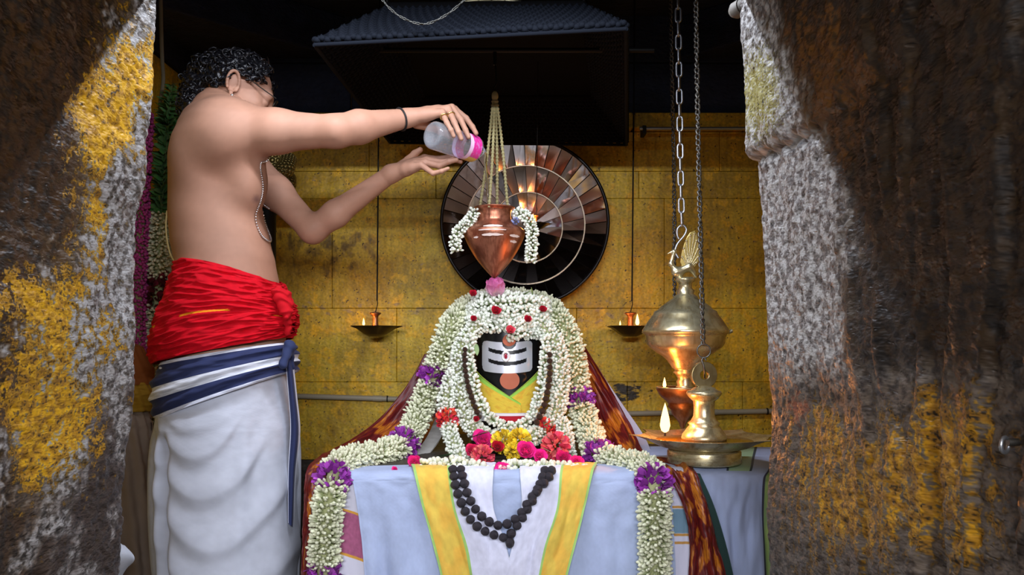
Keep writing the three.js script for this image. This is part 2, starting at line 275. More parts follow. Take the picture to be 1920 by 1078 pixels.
jamb(-1, [[-60, 285], [0, 283], [60, 281], [150, 276], [210, 272], [258, 266], [300, 271], [345, 269], [400, 255], [470, 247], [540, 244], [600, 249], [680, 246], [760, 240], [860, 234], [960, 229], [1010, 224], [1100, 218], [1300, 214]], (px, py, t, y) => {
  const { a, b, c, st } = grain(t, y);
  let k = mix3([0.64, 0.64, 0.64], [0.33, 0.32, 0.31], sm(-0.25, 0.35, b + 0.3 * c));
  k = mix3(k, [0.82, 0.82, 0.82], sm(0.3, 0.75, c * 0.6 + b) * 0.6);
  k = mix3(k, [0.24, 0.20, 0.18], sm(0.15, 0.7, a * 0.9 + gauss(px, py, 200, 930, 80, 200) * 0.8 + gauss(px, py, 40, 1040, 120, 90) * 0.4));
  const lintelShade = sm(-0.5, 0.15, a + 0.5 * b + gauss(px, py, 40, 200, 150, 330) * 0.9 - gauss(px, py, 190, 560, 70, 190) * 0.6);  // lintel shadow deepened here by a darker brown in the colour
  k = mix3(k, mix3([0.22, 0.13, 0.025], [0.10, 0.065, 0.025], sm(-0.2, 0.5, st + b)), lintelShade * sm(300, 110, px + 0.22 * (py - 300)) * 0.95);
  const yel = gauss(px, py, 235, 130, 60, 110) * 1.15 + gauss(px, py, 185, 235, 60, 80) * 1.15 + gauss(px, py, 180, 400, 40, 130) * 0.75 + gauss(px, py, 90, 720, 120, 130) * 0.9 + gauss(px, py, 90, 850, 90, 90) * 0.75 + gauss(px, py, 90, 560, 60, 90) * 0.55 + gauss(px, py, 205, 620, 50, 40) * 0.4 + gauss(px, py, 30, 560, 90, 80) * 0.4;
  k = mix3(k, mix3([0.86, 0.66, 0.05], [0.66, 0.48, 0.08], sm(-0.3, 0.4, b)), sm(0.46, 0.72, yel * 0.85 + a * 0.55 + b * 0.65 + c * 0.26));
  k = mix3(k, [0.09, 0.08, 0.07], sm(0.30, 0.62, b * 0.8 + c * 0.5 - a * 0.2) * 0.8);
  return k;
}, 'trim_1', 'left granite door jamb with flaking yellow paint and a diagonal shadow deepened by painted-in brown');
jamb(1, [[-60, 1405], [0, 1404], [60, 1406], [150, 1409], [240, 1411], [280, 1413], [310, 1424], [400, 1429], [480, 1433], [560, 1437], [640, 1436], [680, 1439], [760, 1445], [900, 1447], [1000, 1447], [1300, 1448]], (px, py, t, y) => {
  const { a, b, c, st } = grain(t + 40, y);
  let k = mix3([0.74, 0.74, 0.73], [0.40, 0.38, 0.37], sm(-0.3, 0.35, b + 0.35 * c));
  k = mix3(k, [0.90, 0.90, 0.90], sm(0.3, 0.8, c * 0.7 + b) * 0.6);
  k = mix3(k, [0.60, 0.56, 0.22], sm(0.35, 0.6, gauss(px, py, 1435, 175, 50, 100) * 0.7 + c * 0.35 + b * 0.3) * 0.8);
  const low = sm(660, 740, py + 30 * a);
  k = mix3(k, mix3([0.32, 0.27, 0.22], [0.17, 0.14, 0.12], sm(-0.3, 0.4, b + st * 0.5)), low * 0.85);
  const brown = sm(1560, 1625, px + 40 * a - (py > 430 ? 0 : (430 - py) * 0.42) * 0 + (py < 430 ? (430 - py) * 0.30 : 0));  // painted shade: browner colour where the right reveal lies in shadow
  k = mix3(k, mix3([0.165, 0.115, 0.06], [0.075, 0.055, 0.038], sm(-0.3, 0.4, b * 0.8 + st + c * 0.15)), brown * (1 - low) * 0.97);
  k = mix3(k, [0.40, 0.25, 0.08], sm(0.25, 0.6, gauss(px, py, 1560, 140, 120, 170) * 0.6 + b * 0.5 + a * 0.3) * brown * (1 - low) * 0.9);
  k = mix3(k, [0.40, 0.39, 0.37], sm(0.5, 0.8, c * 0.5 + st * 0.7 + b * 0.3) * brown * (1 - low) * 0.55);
  const yel = low * (gauss(px, py, 1600, 940, 150, 160) + gauss(px, py, 1790, 850, 110, 150) * 0.9 + gauss(px, py, 1540, 800, 60, 60) * 0.5 + gauss(px, py, 1850, 1030, 90, 70) * 0.5);
  k = mix3(k, mix3([0.76, 0.55, 0.08], [0.52, 0.36, 0.08], sm(-0.3, 0.4, b)), sm(0.42, 0.72, yel * 0.75 + st * 0.5 + b * 0.5 + c * 0.25));
  k = mix3(k, [0.60, 0.33, 0.22], sm(0.5, 0.85, gauss(px, py, 1498, 770, 22, 55) * 0.7 + gauss(px, py, 1550, 760, 50, 20) * 0.5 + b * 0.4) * 0.8);
  k = mix3(k, [0.06, 0.05, 0.045], sm(0.32, 0.65, b * 0.7 + c * 0.5 + st * 0.3) * 0.85);
  return k;
}, 'trim_2', 'right granite door jamb, grey above and streaked with ochre paint below');
{ // lintel and the wall around the doorway
  const doorStone = std({ map: hallTex, color: 0x5e5040, bumpMap: grit, bumpScale: 0.006, roughness: 0.85 });
  struct('trim_3', box(-1.75, 1.75, 1.565, 2.6, -1.75, -1.15, 0.012), doorStone, 'heavy stone lintel over the doorway, above the picture');
  struct('wall_front_left', box(-1.75, -0.93, -0.05, 1.565, -1.72, -1.15), doorStone, 'stone wall left of the doorway behind the jamb');
  struct('wall_front_right', box(0.74, 1.75, -0.05, 1.565, -1.72, -0.4), doorStone, 'stone wall right of the doorway behind the jamb');
}
// ---- tube lights: the doorway tube, and one added in the hall as fill
function tubeLight(L, name, label, group, wallAt) {
  const t = thing(name, label, 'tube light', V(L.x, L.y, -L.d)), a = V(L.x - L.len / 2, L.y, -L.d), b = V(L.x + L.len / 2, L.y, -L.d);
  part(t, 'glowing_tube', rod(a, b, 0.012, 0.012, 12), std({ color: 0xffffff, emissive: 0xeaf0ff, emissiveIntensity: 3 }));
  part(t, 'batten', box(L.x - L.len / 2 - 0.03, L.x + L.len / 2 + 0.03, L.y + 0.018, L.y + 0.05, wallAt[0], wallAt[1], 0.004), std({ color: 0xd8d8d4, roughness: 0.5 }));
  for (const e of [a, b]) part(t, 'lamp_holder', box(e.x - 0.012, e.x + 0.012, L.y - 0.016, L.y + 0.03, e.z - 0.016, e.z + 0.016, 0.004), std({ color: 0xc8c8c4, roughness: 0.5 }));
  return t;
}
tubeLight(TUBE, 'tube_light', 'white tube light fixed to the inner side of the lintel, above the picture', null, [-TUBE.d - 0.02, -1.745]);
tubeLight(HALL_FILL, 'tube_light', 'white tube light added as frontal fill on the rear wall of the hall, behind the viewer', null, [1.77, 1.905]);
// ---- pipes on the rear wall
{
  const pvc = std({ color: 0xa39a84, roughness: 0.45 }), dark = std({ color: 0x14130f, roughness: 0.7 });
  const run = (name, label, a, b, joints, r) => { const t = thing(name, label, 'pipe', a.clone()); part(t, 'tube', rod(a, b, r, r, 14), pvc); for (const px of joints) { const f = (px[0] - (960 + a.x * FOCAL / -a.z)) / ((960 + b.x * FOCAL / -b.z) - (960 + a.x * FOCAL / -a.z)), p = a.clone().lerp(b, f), q = a.clone().lerp(b, f + px[1]); part(t, 'coupler', rod(p, q, r * 1.14, r * 1.14, 14), pvc); } part(t, 'clip', rod(a.clone().lerp(b, 0.82), a.clone().lerp(b, 0.828), r * 1.25), dark); };
  run('conduit_pipe', 'cream plastic conduit on the yellow wall between the priest and the shawl', P(500, 741, 3.672), P(775, 749, 3.672), [[700, 0.06]], 0.0115);
  run('conduit_pipe', 'cream plastic conduit on the yellow wall behind the brass lamps', P(1150, 776, 3.672), P(1500, 770, 3.672), [[1335, 0.03]], 0.0115);
  const t = thing('metal_rod', 'thin shiny metal rod under the ledge at upper right of the wall', 'rod', P(1200, 241, 3.6));
  part(t, 'bar', rod(P(1199, 241, 3.6), P(1480, 241, 3.6), 0.0075, 0.0075, 12), std({ color: 0xb8bcc0, metalness: 0.8, roughness: 0.35 }));
  for (const px of [1208, 1450]) part(t, 'bracket', box(P(px, 0, 3.6).x - 0.008, P(px, 0, 3.6).x + 0.008, P(0, 252, 3.6).y, P(0, 236, 3.6).y, -3.66, -3.59, 0.002), dark);
  const s = thing('pipe_stub', 'grey capped pipe end poking out above the right jamb', 'pipe', P(1384, 18, 1.9)); const A = P(1379, 20, 1.905), B = P(1412, 0, 1.86), up = B.clone().sub(A).normalize();
  part(s, 'tube', rod(A.clone().addScaledVector(up, 0.012), A.clone().addScaledVector(up, 0.2), 0.0165, 0.0165, 20), std({ color: 0x5f5b54, roughness: 0.7 }));
  const cap = lathe([[0, -0.012], [0.012, -0.010], [0.0185, 0], [0.0185, 0.02], [0.0165, 0.02]], 20); cap.applyQuaternion(aim(up)); cap.translate(A.x, A.y, A.z); part(s, 'cap', cap, std({ color: 0x6e6a62, roughness: 0.65 }));
}

// ================================================================ ALTAR, LINGA, CLOTHS
const TOP = 0.505, LX = P(955, 0, 2.8).x, LD = 2.8;
const weave = tex(256, 256, (u, v) => { const a = 0.5 + 0.25 * Math.sin(u * 400) * Math.sin(v * 400) + 0.3 * fbm2(u * 20, v * 20, 3); return [a, a, a]; }, false);
const fabric = (o) => phys({ roughness: 0.85, sheen: 0.25, sheenRoughness: 0.6, sheenColor: new THREE.Color(0.5, 0.5, 0.55), bumpMap: weave, bumpScale: 0.0003, ...o });
{
  const t = thing('stone_altar', 'dark stone altar block under the cloths with a spout slab to the right', 'altar', V(-0.05, 0, -2.8));
  part(t, 'body', box(-0.47, 0.40, 0, 0.40, -3.2, -2.36, 0.02), slabMat);
  part(t, 'top_slab', box(-0.505, 0.43, 0.40, TOP - 0.006, -3.25, -2.31, 0.012), slabMat);
  part(t, 'spout_slab', box(0.44, 0.78, 0.40, TOP - 0.008, -2.95, -2.33, 0.012), slabMat);
  part(t, 'spout_support', box(0.48, 0.74, 0, 0.395, -2.9, -2.42, 0.012), slabMat);
}
// the linga: a round-headed black stone with its silver plate, paste marks and a wrapped cloth
{
  const t = thing('linga', 'black rounded stone linga with a silver three-striped plate and copper paste dots', 'linga', V(LX, TOP, -LD));
  const rl = 0.118, black = std({ color: 0x0d0e12, roughness: 0.28 });
  const g = lathe(smoothProfile([[rl + 0.02, TOP - 0.004], [rl + 0.006, TOP + 0.05], [rl, TOP + 0.12], [rl, TOP + 0.36], [rl * 0.93, TOP + 0.43], [rl * 0.6, TOP + 0.474], [0.0001, TOP + 0.485]], 50), 56); g.translate(LX, 0, -LD); part(t, 'stone', g, black);
  const rf = LD - rl;                                                     // distance of the front face
  const wrap = (geo, lift) => { const a = geo.attributes.position; for (let k = 0; k < a.count; k++) { const th = a.getX(k) / rl, r = rl + lift + a.getZ(k); a.setXYZ(k, LX + r * Math.sin(th), a.getY(k), -LD + r * Math.cos(th)); } geo.computeVertexNormals(); return geo; };
  const X = (px) => (px - 955) / FOCAL * rf, Y = (py) => yAt(py, rf);
  const fine = (geo, n = 3) => geo;
  // silver plate with two slots and a notch for the upper dot: strips of small quads so that it bends
  const inSlot = (px, py) => { for (const [c, s] of [[656.5, 9], [677, 7]]) { const q = py - (c + 5.5 * (1 - ((px - 951) / 42) ** 2) - 3); if (Math.abs(px - 951) < 37 && Math.abs(q) < 3.6) return true; } return (px - 955) ** 2 / 13 ** 2 + (py - 640) ** 2 / 13 ** 2 < 1; };
  const pl = [];
  for (let i = 0; i < 100; i++) for (let j = 0; j < 58; j++) {
    const px = 900 + i, py = 639.5 + j, bow = 5 * (1 - ((px - 950) / 50) ** 2); const cx = Math.abs(px - 950) - 40, cy = Math.abs(py - 668.5 - 0) - 19;
    if (cx > 0 && cy > 0 && cx * cx + cy * cy > 100) continue; if (inSlot(px + 0.5, py + 0.5)) continue;
    const b = new THREE.BoxGeometry(X(px + 1) - X(px), Y(py) - Y(py + 1), 0.003); b.translate((X(px) + X(px + 1)) / 2, (Y(py) + Y(py + 1)) / 2 + -bow * 0.0016 + 0.004, 0); pl.push(b);
  }
  part(t, 'silver_plate', wrap(mergeGeometries(pl), 0.003), std({ color: 0xdfe3ec, metalness: 0.55, roughness: 0.32 }));
  const paste = std({ color: 0xb5654a, roughness: 0.85 });
  const disc = (px, py, rx, ry, th) => { const s = new THREE.CylinderGeometry(1, 1, th, 36, 1); s.rotateX(Math.PI / 2); s.scale(X(955 + rx), X(955 + ry), 1); s.translate(X(px), Y(py), 0); return wrap(s, 0.003); };
  part(t, 'paste_dot', disc(956, 713, 18, 17, 0.003), paste, 'round copper-coloured paste mark below the plate');
  part(t, 'paste_dot', disc(955, 638, 12, 11, 0.004), paste, 'copper-coloured paste mark above the plate');
  const ring = new THREE.TorusGeometry(X(961), 0.0035, 8, 24); ring.scale(1, 1.35, 1); ring.translate(X(949), Y(668), 0.003); part(t, 'gem_setting', wrap(ring, 0.003), std({ color: 0xf2f2f4, metalness: 0.4, roughness: 0.35 }));
  const gem = new THREE.SphereGeometry(0.0065, 16, 12); gem.scale(0.8, 1.25, 0.6); gem.translate(X(949), Y(668), 0.004); part(t, 'red_gem', wrap(gem, 0.003), phys({ color: 0x9c0f2c, roughness: 0.12, clearcoat: 1 }));
}
{ // yellow cloth with lime borders crossed over the linga like a collar
  const silkY = tex(256, 256, (u, v) => { const e = Math.min(v, 1 - v), f = 1 + 0.10 * fbm2(u * 6, v * 60, 3); return (v > 0.86 ? [0.60, 0.80, 0.30] : mix3([0.87, 0.74, 0.24], [0.84, 0.66, 0.20], sm(0, 0.4, fbm2(u * 4, v * 4, 2)))).map((x) => x * f); });
  const t = thing('linga_cloth', 'yellow cloth with lime green border crossed in a V over the linga', 'cloth', V(LX, TOP + 0.05, -LD + 0.13));
  const rr = 0.127, arc = (x0, x1, yTop0, yTop1, yb, lift) => { const rows = []; for (const f of [0, 0.5, 1]) rows.push([...Array(9).keys()].map((i) => { const q = i / 8, px = lerp(x0, x1, q), yt = lerp(yTop0, yTop1, q), py = lerp(yt, yb, f), th = (px - 955) / FOCAL * (LD - rr) / rr; return V(LX + (rr + lift) * Math.sin(th), yAt(py, LD - rr), -LD + (rr + lift) * Math.cos(th)); })); return sheet(rows, { nu: 26, nv: 20, thick: 0.003 }); };
  const m = fabric({ map: silkY });
  part(t, 'cloth_flap', arc(935, 1030, 758, 686, 782, 0), m); part(t, 'cloth_flap', arc(872, 976, 688, 756, 782, 0.0045), m);
  part(t, 'white_band', arc(880, 1026, 774, 774, 790, 0.009), fabric({ color: 0xe8e6ea }));
  part(t, 'red_band', arc(930, 985, 779.5, 779.5, 790, 0.0125), fabric({ color: 0xb81228 }));
}
// ---- cloths on the altar
const crease = (k, amp) => (u, v, p) => amp * (fbm2(u * k + 3, v * k * 0.7 + k, 3) + 0.6 * Math.sin(u * k * 2.2 + 1.5 * n2(u * 3, v * 2) + v * 1.2) * 0.5);
const blueTex = tex(256, 256, (u, v) => { const f = 1 + 0.06 * fbm2(u * 5, v * 5, 3) + 0.03 * fbm2(u * 60, v * 60, 2); return [0.68 * f, 0.735 * f, 0.86 * f]; });
single('altar_cloth', sheet(net([[[652, 872, 2.5], [850, 868, 2.5], [1060, 868, 2.5], [1246, 868, 2.5]], [[655, 879, 2.34], [850, 878, 2.34], [1060, 878, 2.34], [1250, 878, 2.34]], [[655, 888, 2.285], [850, 889, 2.285], [1060, 889, 2.285], [1252, 889, 2.285]], [[662, 905, 2.272], [850, 910, 2.272], [1060, 910, 2.272], [1256, 910, 2.272]], [[676, 990, 2.262], [850, 990, 2.262], [1060, 990, 2.262], [1262, 990, 2.262]], [[690, 1130, 2.25], [850, 1130, 2.25], [1060, 1130, 2.25], [1268, 1130, 2.25]], [[700, 1210, 2.245], [850, 1210, 2.25], [1060, 1210, 2.25], [1272, 1210, 2.245]]]), { nu: 120, nv: 90, thick: 0.004, fold: (u, v, p) => (v > 0.25 ? sm(0.25, 0.6, v) * (0.012 * fbm2(u * 7, v * 1.6, 2) + 0.007 * Math.sin(u * 34 + 3 * n2(u * 4, v)) * sm(0.3, 1, v) + 0.004 * fbm2(u * 10, v * 9, 2)) : 0) }), fabric({ map: blueTex }), 'pale blue cotton cloth draped over the front of the altar', 'cloth');
{
  const rows = [[[640, 880, 2.36], [690, 880, 2.36]], [[636, 892, 2.29], [692, 892, 2.29]], [[632, 960, 2.278], [700, 960, 2.278]], [[630, 1040, 2.272], [706, 1040, 2.272]], [[628, 1130, 2.266], [712, 1130, 2.266]], [[626, 1210, 2.266], [716, 1210, 2.266]]];
  const m = tex(128, 512, (u, v) => { const q = 1 - v + (u - 0.5) * -0.06; if (q > 0.40 && q < 0.62) return q < 0.412 || q > 0.608 ? [0.85, 0.62, 0.25] : [0.66, 0.36, 0.50].map((x) => x * (1 + 0.1 * fbm2(u * 9, v * 30, 2))); return [0.84, 0.84, 0.90]; });
  single('white_cloth', sheet(net(rows), { nu: 20, nv: 60, fold: crease(4, 0.003) }), fabric({ map: m }), 'white cloth with a mauve band hanging at the left edge of the altar', 'cloth');
  const rows2 = [[[1222, 872, 2.40], [1290, 872, 2.40]], [[1238, 890, 2.29], [1292, 888, 2.29]], [[1242, 960, 2.272], [1302, 960, 2.272]], [[1244, 1040, 2.266], [1304, 1040, 2.266]], [[1244, 1130, 2.26], [1306, 1130, 2.26]], [[1244, 1210, 2.26], [1308, 1210, 2.26]]];
  const m2 = tex(128, 512, (u, v) => { const q = 1 - v; if (q > 0.385 && q < 0.50) return [0.45, 0.58, 0.66]; for (const c of [0.375, 0.508, 0.545]) if (Math.abs(q - c) < 0.006) return [0.78, 0.58, 0.30]; return [0.84, 0.84, 0.92]; });
  single('white_cloth', sheet(net(rows2), { nu: 20, nv: 60, fold: crease(4, 0.003) }), fabric({ map: m2 }), 'white cloth with a slate blue band beside the right-hand hanging garland', 'cloth');
}
// two white cloths with yellow and lime borders hanging over the front centre
{
  const border = (flip, slim) => tex(256, 128, (u, v) => { const q = flip ? 1 - u : u, f = 1 + 0.06 * fbm2(u * 8, v * 14, 3); const c = q < 0.035 || (q > 0.43 && q < 0.465) ? [0.66, 0.83, 0.46] : q < 0.43 ? mix3([0.91, 0.78, 0.33], [0.93, 0.74, 0.30], sm(-0.3, 0.3, fbm2(u * 3, v * 4, 2))) : [0.88, 0.89, 0.97]; return c.map((x) => x * f); });
  const A = [[[770, 868, 2.40], [850, 868, 2.40], [930, 868, 2.40]], [[776, 886, 2.272], [850, 887, 2.272], [925, 888, 2.272]], [[792, 950, 2.252], [858, 950, 2.246], [925, 950, 2.252]], [[812, 1020, 2.243], [880, 1020, 2.236], [948, 1020, 2.243]], [[828, 1085, 2.238], [892, 1085, 2.230], [962, 1085, 2.238]], [[846, 1200, 2.234], [905, 1200, 2.226], [968, 1200, 2.234]]];
  const B = [[[975, 868, 2.40], [1050, 868, 2.40], [1120, 868, 2.40]], [[975, 888, 2.272], [1045, 887, 2.272], [1112, 886, 2.272]], [[978, 950, 2.252], [1040, 950, 2.246], [1097, 950, 2.252]], [[962, 1020, 2.243], [1018, 1020, 2.236], [1079, 1020, 2.243]], [[946, 1085, 2.236], [1004, 1085, 2.230], [1062, 1085, 2.238]], [[930, 1200, 2.232], [985, 1200, 2.226], [1040, 1200, 2.234]]];
  const f = (u, v) => 0.004 * sm(0.2, 0.6, v) * Math.sin(u * 15 + 2 * n2(u * 2, v * 2)) + 0.003 * fbm2(u * 6, v * 4, 2);
  single('bordered_cloth', sheet(net(A), { nu: 40, nv: 60, fold: f }), fabric({ map: border(false) }), 'white cloth with yellow and lime border hanging left of the bead necklace', 'cloth');
  single('bordered_cloth', sheet(net(B), { nu: 40, nv: 60, fold: f }), fabric({ map: border(true) }), 'white cloth with yellow and lime border hanging right of the bead necklace', 'cloth');
}
// maroon and gold silk
const silkTex = tex(512, 1024, (u, v) => {
  const w = fbm2(u * 3, v * 9, 3), th = 0.5 + 0.5 * Math.sin(u * 300), z = fbm2(u * 22, v * 16 + 5, 3);
  let c = mix3([0.42, 0.10, 0.08], [0.30, 0.05, 0.07], sm(-0.3, 0.3, z));
  const gold = sm(0.0, 0.22, w + 0.35 * z + 0.12 * Math.sin(v * 42)); c = mix3(c, mix3([0.80, 0.50, 0.12], [0.60, 0.32, 0.08], sm(-0.2, 0.4, z)), gold * (0.75 + 0.25 * th));
  if (u < 0.06 || u > 0.94) c = [0.36, 0.07, 0.07]; return c;
});
const silk = phys({ map: silkTex, roughness: 0.45, sheen: 0.4, sheenColor: new THREE.Color(0.6, 0.35, 0.1), sheenRoughness: 0.4 });
{
  const L = [[[796, 664, 2.93], [840, 668, 2.95], [880, 672, 2.96]], [[770, 712, 2.89], [805, 720, 2.90], [850, 736, 2.93]], [[716, 780, 2.82], [765, 795, 2.82], [815, 815, 2.82]], [[655, 826, 2.66], [700, 845, 2.65], [752, 860, 2.65]], [[598, 858, 2.45], [640, 868, 2.43], [690, 876, 2.43]], [[573, 890, 2.298], [615, 893, 2.290], [650, 893, 2.296]], [[570, 940, 2.272], [608, 940, 2.268], [646, 940, 2.284]], [[567, 1010, 2.265], [603, 1010, 2.26], [642, 1010, 2.280]], [[565, 1085, 2.26], [600, 1085, 2.255], [640, 1085, 2.274]], [[563, 1200, 2.26], [600, 1200, 2.255], [640, 1200, 2.270]]];
  single('silk_shawl', sheet(net(L), { nu: 36, nv: 120, thick: 0.004, fold: (u, v) => 0.010 * Math.sin(u * 12 + 2.5 * n2(u * 2, v * 3)) * sm(0, 0.2, u) * sm(1, 0.8, u) + 0.006 * fbm2(u * 5, v * 14, 2) }), silk, 'maroon and gold silk shawl sweeping from the linga over the left altar corner', 'shawl');
  const Rr = [[[1052, 655, 2.96], [1070, 650, 2.95], [1092, 642, 2.93]], [[1080, 725, 2.92], [1108, 720, 2.91], [1136, 714, 2.89]], [[1105, 795, 2.82], [1142, 793, 2.81], [1182, 796, 2.80]], [[1148, 846, 2.62], [1180, 850, 2.61], [1214, 855, 2.60]], [[1225, 872, 2.40], [1258, 870, 2.38], [1288, 872, 2.38]], [[1258, 900, 2.262], [1284, 892, 2.252], [1308, 894, 2.262]], [[1283, 955, 2.246], [1308, 950, 2.234], [1326, 950, 2.248]], [[1293, 1015, 2.246], [1320, 1010, 2.234], [1342, 1010, 2.248]], [[1291, 1085, 2.244], [1328, 1085, 2.232], [1362, 1085, 2.248]], [[1288, 1200, 2.244], [1335, 1200, 2.232], [1380, 1200, 2.248]]];
  single('silk_shawl', sheet(net(Rr), { nu: 36, nv: 120, thick: 0.004, fold: (u, v) => 0.009 * Math.sin(u * 11 + 2.5 * n2(u * 2 + 5, v * 3)) * sm(0, 0.2, u) * sm(1, 0.8, u) + 0.005 * fbm2(u * 5 + 9, v * 14, 2) }), silk, 'maroon and gold silk shawl falling from the linga beside the brass lamps', 'shawl');
  // its dark green lining edge
  single('green_edging', sheet(net([[[1300, 886, 2.27], [1312, 888, 2.275]], [[1324, 940, 2.256], [1336, 942, 2.262]], [[1342, 1010, 2.256], [1358, 1010, 2.262]], [[1360, 1085, 2.256], [1376, 1085, 2.262]], [[1378, 1200, 2.256], [1396, 1200, 2.262]]]), { nu: 6, nv: 40 }), fabric({ color: 0x1d3a36 }), 'narrow dark green cloth edging along the right silk shawl', 'cloth');
  // grey-white cloth seen between garland and linga at left
  single('white_cloth', sheet(net([[[846, 690, 2.87], [862, 700, 2.88]], [[826, 760, 2.85], [850, 770, 2.86]], [[800, 820, 2.76], [826, 822, 2.78]], [[772, 856, 2.62], [800, 858, 2.66]]]), { nu: 10, nv: 40, fold: crease(3, 0.003) }), fabric({ color: 0xc9c9c4 }), 'narrow off-white cloth fold between the left garland and the linga', 'cloth');
  single('white_cloth', sheet(net([[[1085, 660, 3.0], [1105, 665, 3.0]], [[1140, 740, 2.98], [1156, 742, 2.98]], [[1186, 812, 2.9], [1204, 812, 2.9]], [[1204, 850, 2.72], [1222, 850, 2.72]]]), { nu: 8, nv: 30 }), fabric({ color: 0xb9bad0 }), 'narrow white cloth edge behind the right silk shawl', 'cloth');
  const rb = [[[1200, 838, 2.86], [1330, 838, 2.86], [1480, 840, 2.86]], [[1190, 858, 2.56], [1330, 860, 2.56], [1470, 862, 2.56]], [[1195, 880, 2.335], [1330, 882, 2.335], [1462, 884, 2.335]], [[1196, 893, 2.308], [1330, 896, 2.308], [1452, 898, 2.308]], [[1200, 960, 2.300], [1330, 960, 2.300], [1450, 960, 2.300]], [[1205, 1060, 2.295], [1335, 1060, 2.295], [1452, 1060, 2.295]], [[1210, 1200, 2.295], [1340, 1200, 2.295], [1458, 1200, 2.295]]];
  const m = tex(256, 256, (u, v) => { const q = 1 - v, f = 1 + 0.05 * fbm2(u * 5, v * 5, 3); if (q < 0.35 && u > 0.62 && u < 0.80) return u < 0.635 || u > 0.785 ? [0.2, 0.25, 0.28] : [0.62, 0.74, 0.58]; if (u > 0.915) return u < 0.928 ? [0.24, 0.24, 0.30] : mix3([0.60, 0.70, 0.40], [0.52, 0.64, 0.42], sm(-0.2, 0.3, fbm2(u * 30, v * 6, 2))); return [0.66 * f, 0.715 * f, 0.85 * f]; });
  single('altar_cloth', sheet(net(rb), { nu: 60, nv: 80, thick: 0.004, fold: (u, v) => sm(0.4, 0.6, v) * (0.008 * fbm2(u * 8, v * 2.2, 3) + 0.004 * Math.sin(u * 26 + 3 * n2(u * 3, v * 2))) }), fabric({ map: m }), 'blue-grey cloth with a green border under the brass oil lamp', 'cloth');
}

// ================================================================ GARLANDS AND FLOWERS
const petalMat = phys({ vertexColors: true, roughness: 0.7, transmission: 0, sheen: 0.3, sheenRoughness: 0.5, sheenColor: new THREE.Color(0.4, 0.4, 0.4) });
const G = rng(31);
const path = (pts) => new THREE.CatmullRomCurve3(pts.map((p) => (p.isVector3 ? p : P(...p))), false, 'centripetal');
const tuberose = (w) => mix3([0.42, 0.50, 0.20], [0.76, 0.78, 0.56], sm(0.1, 0.7, w));
const jasmine = (w) => mix3([0.45, 0.56, 0.30], [0.80, 0.83, 0.72], sm(0.05, 0.55, w));
// rows of buds pointing out from a string; keep(s) says where along the string (metres) they are left out
function buds(curve, { r = 0.04, step = 0.0085, per = 19, len = 0.025, fat = 0.0115, tpl = BUD, col = tuberose, from = 0, to = 1, lean = 0.35, flat = 1 }) {
  const S = new Stamps(), L = curve.getLength(), n = Math.max(1, Math.round(L * (to - from) / step)), q = V(0, 0, 0);
  for (let k = 0; k <= n; k++) {
    const f = from + (to - from) * k / n, c = curve.getPointAt(clamp(f)), t = curve.getTangentAt(clamp(f)), ref = Math.abs(t.z) > 0.8 ? V(0, 1, 0) : V(0, 0, 1);
    const e1 = t.clone().cross(ref).normalize(), e2 = t.clone().cross(e1).normalize();
    for (let j = 0; j < per; j++) {
      const a = (j + (k % 2) * 0.5 + (G() - 0.5) * 0.7) / per * Math.PI * 2, dir = e1.clone().multiplyScalar(Math.cos(a)).addScaledVector(e2, Math.sin(a) * flat).normalize();
      const out = dir.clone().addScaledVector(t, lean * (G() - 0.35) * 2 * (0.6 + 0.8 * G())).normalize(), l = len * (0.75 + 0.5 * G());
      q.copy(c).addScaledVector(dir, Math.max(0.001, (r - len * 0.85) * (0.75 + 0.35 * G()) * (flat < 1 ? 1 : 1))).addScaledVector(t, (G() - 0.5) * step);
      const tone = 0.86 + 0.22 * G(), fw = fat * (0.8 + 0.5 * G());
      S.add(tpl, q, aim(out, G() * 6), V(fw, l, fw), (w) => col(w).map((x) => x * tone));
    }
  }
  return S.geo();
}
// a ring of ruffled petals around the string: coloured bands of a garland
function band(curve, f0, f1, r, cols, size = 0.02, per = 18) {
  const S = new Stamps(), L = curve.getLength(), n = Math.max(2, Math.round(L * (f1 - f0) / (size * 0.42)));
  for (let k = 0; k <= n; k++) {
    const f = lerp(f0, f1, k / n), c = curve.getPointAt(clamp(f)), t = curve.getTangentAt(clamp(f)), ref = Math.abs(t.z) > 0.8 ? V(0, 1, 0) : V(0, 0, 1), e1 = t.clone().cross(ref).normalize(), e2 = t.clone().cross(e1).normalize();
    const rr = r * (0.82 + 0.22 * Math.sin(Math.PI * k / n));
    for (let j = 0; j < per; j++) {
      const a = (j + G()) / per * Math.PI * 2, dir = e1.clone().multiplyScalar(Math.cos(a)).addScaledVector(e2, Math.sin(a)), o = dir.clone().addScaledVector(t, (G() - 0.5) * 1.6).normalize();
      const tone = 0.7 + 0.6 * G(), base = cols[Math.floor(G() * cols.length)], p = c.clone().addScaledVector(dir, rr - size * (0.6 + 0.3 * G()));
      S.add(RUFFLE, p, aim(o, G() * 6), V(size * 0.75, size, size * 0.8), (w) => base.map((x) => x * tone * (0.75 + 0.35 * w)));
    }
  }
  return S.geo();
}
const string = (curve, r, n = 120) => new THREE.TubeGeometry(curve, n, r, 6);
const core = std({ color: 0xa9ad7c, roughness: 0.9 });
const cord = std({ color: 0x5d6a3a, roughness: 0.9 });
const purple = [[0.30, 0.03, 0.36], [0.38, 0.06, 0.44], [0.24, 0.02, 0.30]], scarlet = [[0.75, 0.04, 0.03], [0.85, 0.10, 0.04], [0.60, 0.01, 0.05]];
const stuff = (m) => { m.userData.kind = 'stuff'; return m; };
